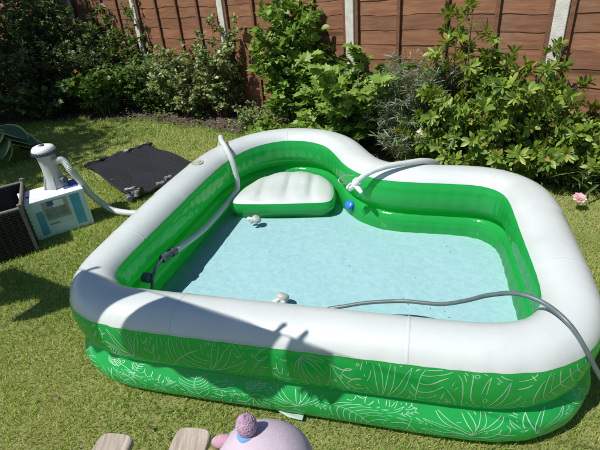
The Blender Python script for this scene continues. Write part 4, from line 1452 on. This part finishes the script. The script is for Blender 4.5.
def flower(name, label, loc, r_, npet, material, seed, tilt=(0, -0.6), cat='flower', layers=1, stem=True):
    q = np.random.default_rng(seed)
    e = empty(name, (loc[0], loc[1], 0), label, cat)
    ax = unit(np.array([tilt[0], tilt[1], 0.8])); a1 = unit(np.cross(ax, [1, 0.2, 0])); a2 = np.cross(ax, a1)
    for L in range(layers):
        for k in range(npet):
            an = 2 * math.pi * (k + 0.5 * L) / npet
            y = a1 * math.cos(an) + a2 * math.sin(an) + ax * (0.25 + 0.45 * L)
            scatter('petal', 'round', [np.array(loc)], [y], [ax], [r_ * (1 - 0.22 * L)], material, e, q.random(1))
    vf = sphere_vf(Vector(loc) + Vector(ax) * r_ * 0.15, (r_ * 0.16,) * 3, 10, 8)
    mesh_obj('flower_centre', vf[0], vf[1], M['plush_pink'], e, True)
    if stem:
        vf = tube_vf([(loc[0] + 0.01, loc[1] + 0.02, 0), tuple(loc)], 0.0025, 6)
        mesh_obj('flower_stem', vf[0], vf[1], M['stem'], e)
    return e


flower('pale_flower', 'single pale pink flower in front of the lavender', (1.09, 3.66, 0.40), 0.055, 5, M['petal_pale'], 1)
flower('pink_flower', 'ragged pink flower head lying at the right bed edge', (1.99, 2.83, 0.10), 0.050, 8, M['petal_pink'], 2, (-0.1, -0.4), layers=3)
fx = fence_pt(-4.25, 1.0)
flower('orange_flower', 'orange flower among the dark shrubs left of the fence', (fx[0], fx[1], 0.62), 0.040, 6, M['petal_orange'], 3)
fx = fence_pt(-4.9, 1.9)
flower('orange_flower', 'lower orange flower near the hosta in the shade', (fx[0], fx[1], 0.50), 0.035, 6, M['petal_orange'], 4)
fx = fence_pt(-4.1, 0.4)
flower('purple_flower', 'purple flower high up at the shade edge of the fence', (fx[0], fx[1], 1.44), 0.05, 6, M['petal_purple'], 5)

# low weeds and seedlings filling the bed under the shrubs
gq = np.random.default_rng(61)
gp_, gy_, gz_ = [], [], []
for k in range(330):
    s0 = gq.uniform(-5.2, 3.0)
    if -2.6 < s0 < -0.9 and gq.random() < 0.8:
        continue
    o0 = gq.uniform(0.08, max(0.2, float(bed_edge(s0)) - 0.08))
    x0, y0 = fence_pt(s0, o0)
    hh_ = gq.uniform(0.05, 0.20)
    for j in range(int(gq.integers(8, 20))):
        an = gq.uniform(0, 6.28); rr_ = gq.uniform(0, 0.09)
        gp_.append((x0 + rr_ * math.cos(an), y0 + rr_ * math.sin(an), 0.03 + hh_ * gq.random()))
        gy_.append((math.cos(an), math.sin(an), gq.uniform(-0.1, 0.6))); gz_.append((gq.normal(0, .3), gq.normal(0, .3), 1))
gc = scatter('ground_cover', 'oval', np.array(gp_), np.array(gy_), np.array(gz_), gq.uniform(0.025, 0.06, len(gp_)), M['leaf_mid'], None, gq.random(len(gp_)))
tag(gc, 'low weeds and seedlings covering the soil under the shrubs', 'weeds', kind='stuff')

# bits of leaf blown onto the lawn and onto the water
fq = np.random.default_rng(71)
fp_ = []
for k in range(150):
    fx_, fy_ = fq.uniform(-2.6, 2.4), fq.uniform(0.9, 4.6)
    uv_ = np.array([[fx_ * PU[0] + fy_ * PU[1], fx_ * PV[0] + fy_ * PV[1]]])
    s2, o2 = to_so(fx_, fy_)
    if inside(path[::4] + nrm[::4] * 0.16, uv_)[0] or o2 < bed_edge(s2): continue
    fp_.append((fx_, fy_, 0.026))
fl_ = scatter('fallen_leaves', 'oval', np.array(fp_), fq.normal(0, 1, (len(fp_), 3)) * np.array([1, 1, .2]), fq.normal(0, .4, (len(fp_), 3)) + np.array([0, 0, 1]), fq.uniform(0.012, 0.035, len(fp_)), M['litter'], None, fq.random(len(fp_)))
tag(fl_, 'small dry leaf bits lying on the lawn', 'fallen leaves', kind='stuff')
wp_ = [W(fq.uniform(-1.2, 0.35), fq.uniform(1.6, 2.5), Z_W + 0.002) for k in range(16)]
wl_ = scatter('floating_specks', 'oval', np.array([tuple(q_) for q_ in wp_]), fq.normal(0, 1, (16, 3)) * np.array([1, 1, 0]), np.tile([0.0, 0.0, 1.0], (16, 1)), fq.uniform(0.005, 0.013, 16), M['litter'], None, fq.random(16))
tag(wl_, 'tiny dark specks floating on the pool water', 'specks', kind='stuff')

# hosta
hx, hy = -3.35, 5.15
hosta = empty('hosta', (hx, hy, 0), 'hosta with broad cream edged leaves at the left edge', 'hosta')
q = np.random.default_rng(9)
for i in range(22):
    an = 2 * math.pi * i / 22 * 3.1
    lev = i / 22
    L = 0.26 + 0.12 * q.random()
    base = np.array([hx, hy, 0.02])
    d = np.array([math.cos(an), math.sin(an), 0])
    st = base + d * (0.06 + 0.16 * (1 - lev)) + np.array([0, 0, 0.10 + 0.26 * lev])
    vf = tube_vf([tuple(base), tuple((base + st) / 2 + np.array([0, 0, 0.04])), tuple(st)], [0.006, 0.005, 0.004], 5)
    mesh_obj('leaf_stalk', vf[0], vf[1], M['stem'], hosta)
    # finer leaf blade
    nL, nW = 8, 6
    V_, F_, E_ = [], [], []
    y = unit(d + np.array([0, 0, 0.05])); z = unit(np.array([0, 0, 1]) - y * y[2]); x = np.cross(y, z)
    for a in range(nL + 1):
        t = a / nL
        w = 0.40 * L * (math.sin(math.pi * min(1, t ** 0.75)) ** 0.75 if 0 < t < 1 else 0)
        for b in range(nW + 1):
            c_ = b / nW * 2 - 1
            V_.append(st + y * L * t + x * w * c_ + z * (0.10 * L * abs(c_) * (1 - t) - 0.42 * L * t * t + 0.008 * math.sin(c_ * 9)))
            E_.append(abs(c_))
    for a in range(nL):
        for b in range(nW):
            k = a * (nW + 1) + b
            F_.append([k, k + 1, k + nW + 2, k + nW + 1])
    o = mesh_obj('leaf', V_, F_, M['hosta'], hosta, True)
    at = o.data.attributes.new('edge', 'FLOAT', 'POINT'); at.data.foreach_set('value', E_)
    at = o.data.attributes.new('rnd', 'FLOAT', 'POINT'); at.data.foreach_set('value', [q.random()] * len(E_))


# tree standing outside the left of the frame, shading the corner
def tree(name, label, base, h, cr, cc, nleaf, seed):
    q = np.random.default_rng(seed)
    e = empty(name, (base[0], base[1], 0), label, 'tree')
    tv = [tube_vf([(base[0], base[1], 0), (base[0] + .05, base[1], h * .25), (base[0] - .03, base[1] + .04, h * .5), (base[0], base[1], h * .8)], [.13, .11, .08, .03], 10)]
    P, Y, Z = [], [], []
    for i in range(26):
        d = unit(q.normal(0, 1, 3)); d[2] = abs(d[2]) * 0.8 - 0.25
        en = np.array(cc) + d * np.array(cr) * q.uniform(0.6, 1.0)
        st = np.array([base[0], base[1], h * q.uniform(.3, .7)])
        mid = (st + en) / 2 + np.array([0, 0, 0.15])
        tv.append(tube_vf([tuple(st), tuple(mid), tuple(en)], [.035, .022, .006], 6))
        for k in range(nleaf // 26):
            c_ = en + q.normal(0, 0.33, 3)
            P.append(c_); Y.append(unit(q.normal(0, 1, 3) + np.array([0, 0, -.3]))); Z.append(unit(q.normal(0, .6, 3) + np.array([0, 0, 1])))
    vf = merge(*tv)
    mesh_obj('trunk', vf[0], vf[1], M['bark'], e, True)
    c = scatter('crown', 'oval', np.array(P), np.array(Y), np.array(Z), q.uniform(.09, .16, len(P)), M['leaf_mid'], e); c['kind'] = 'stuff'
tree('garden_tree', 'leafy garden tree shading the left corner of the bed', (-6.8, 6.2), 4.6, (1.4, 1.3, 1.4), (-6.6, 6.1, 3.5), 8000, 5)
tree('garden_tree', 'leafy garden tree left of the lawn shading the hosta', (-6.1, 4.2), 4.4, (1.15, 0.95, 1.1), (-5.75, 4.15, 3.4), 8000, 8)
tree('garden_tree', 'leafy garden tree by the far left fence', (-5.9, 8.3), 4.8, (1.5, 1.4, 1.4), (-5.8, 8.2, 3.6), 9000, 6)

# ------------------------------------------------------------------ lawn blades
def blades(n_try, x0, x1, y0, y1, keep):
    x = rng.uniform(x0, x1, n_try); y = rng.uniform(y0, y1, n_try)
    s, o = to_so(x, y)
    m_ = o > bed_edge(np.clip(s, -9.5, 6.5)) - 0.03 * rng.random(n_try)
    uvp = np.stack([x * PU[0] + y * PU[1], x * PV[0] + y * PV[1]], 1)
    m_ &= ~inside(path[::4] + nrm[::4] * 0.045, uvp)
    def quad(o_, ea_, eb_, mg=0.0):
        dx, dy = x - o_[0], y - o_[1]
        det = ea_[0] * eb_[1] - ea_[1] * eb_[0]
        a_ = (dx * eb_[1] - dy * eb_[0]) / det; b_ = (dy * ea_[0] - dx * ea_[1]) / det
        return (a_ > -mg) & (a_ < 1 + mg) & (b_ > -mg) & (b_ < 1 + mg)
    m_ &= ~quad(mL, ea, eb)
    m_ &= ~quad(bo_, (0.835 * bw, 0.55 * bw), (-0.55 * bd_, 0.835 * bd_))
    m_ &= ~quad(bx0, dl * Wd, db * Dd)
    return x[m_], y[m_]


def grass_obj(name, regs):
    V_, Lr = [], []
    for (n, x0, x1, y0, y1, h, w) in regs:
        x, y = blades(n, x0, x1, y0, y1, None)
        k = len(x)
        an = rng.uniform(0, 2 * math.pi, k)
        clump = 0.5 + 0.5 * np.sin(x * 5.3 + 1.7 * np.sin(y * 4.1)) * np.sin(y * 6.1 + 1.3 * np.sin(x * 3.7))
        s2, o2 = to_so(x, y)
        edge_ = np.clip(1 - (o2 - bed_edge(np.clip(s2, -9.5, 6.5))) / 0.10, 0, 1)
        hh = (1 + 0.9 * edge_) * h * rng.uniform(0.45, 1.1, k) * np.where(rng.random(k) < 0.07, 1.7, 1.0) * (0.8 + 0.35 * clump)
        ww = w * rng.uniform(0.7, 1.3, k)
        ln = rng.uniform(0.1, 0.95, k) * hh
        la = rng.uniform(0, 2 * math.pi, k)
        c, s_ = np.cos(an), np.sin(an)
        px = np.stack([x - c * ww / 2, x + c * ww / 2, x + c * ww * .4 + np.cos(la) * ln * .35, x - c * ww * .4 + np.cos(la) * ln * .35, x + np.cos(la) * ln], 1)
        py = np.stack([y - s_ * ww / 2, y + s_ * ww / 2, y + s_ * ww * .4 + np.sin(la) * ln * .35, y - s_ * ww * .4 + np.sin(la) * ln * .35, y + np.sin(la) * ln], 1)
        pz = np.stack([np.zeros(k), np.zeros(k), hh * .55, hh * .55, hh * np.sqrt(np.clip(1 - (ln / hh) ** 2 * .5, 0.2, 1))], 1)
        V_.append(np.stack([px, py, pz], 2).reshape(-1, 3))
        dry = 0.18 * np.sin(x * 2.1 + y) * np.sin(y * 2.7 - x * .6) + 0.1 * np.sin(x * 9 + 2) * np.sin(y * 8)
        rn = np.clip(rng.beta(2.2, 2.4, k) * 0.9 + dry + (rng.random(k) < 0.08) * 0.4, 0, 1)
        Lr.append(rn)
    V_ = np.concatenate(V_); rn = np.concatenate(Lr); n = len(rn)
    loops = np.array([0, 1, 2, 3, 3, 2, 4])
    L = (loops[None] + (np.arange(n) * 5)[:, None]).ravel()
    tot = np.tile([4, 3], n)
    st = np.concatenate([[0], np.cumsum(tot)[:-1]])
    me = bpy.data.meshes.new(name)
    me.vertices.add(len(V_)); me.vertices.foreach_set('co', V_.astype(np.float32).ravel())
    me.loops.add(len(L)); me.loops.foreach_set('vertex_index', L.astype(np.int32))
    me.polygons.add(len(tot)); me.polygons.foreach_set('loop_start', st.astype(np.int32)); me.polygons.foreach_set('loop_total', tot.astype(np.int32))
    me.update(calc_edges=True)
    at = me.attributes.new('rnd', 'FLOAT', 'POINT'); at.data.foreach_set('value', np.repeat(rn, 5).astype(np.float32))
    me.materials.append(M['grass'])
    o = bpy.data.objects.new(name, me); COL.objects.link(o)
    return tag(o, 'short mown grass of the lawn round the pool', 'grass', kind='stuff')


grass_obj('grass', [
    (105000, -2.1, 2.3, 0.75, 2.2, 0.026, 0.0032),
    (75000, -3.4, -0.3, 2.2, 4.2, 0.028, 0.0042),
    (22000, 0.7, 2.6, 2.2, 3.6, 0.028, 0.0038),
    (72000, -5.2, 0.6, 4.2, 7.2, 0.034, 0.0062),
])
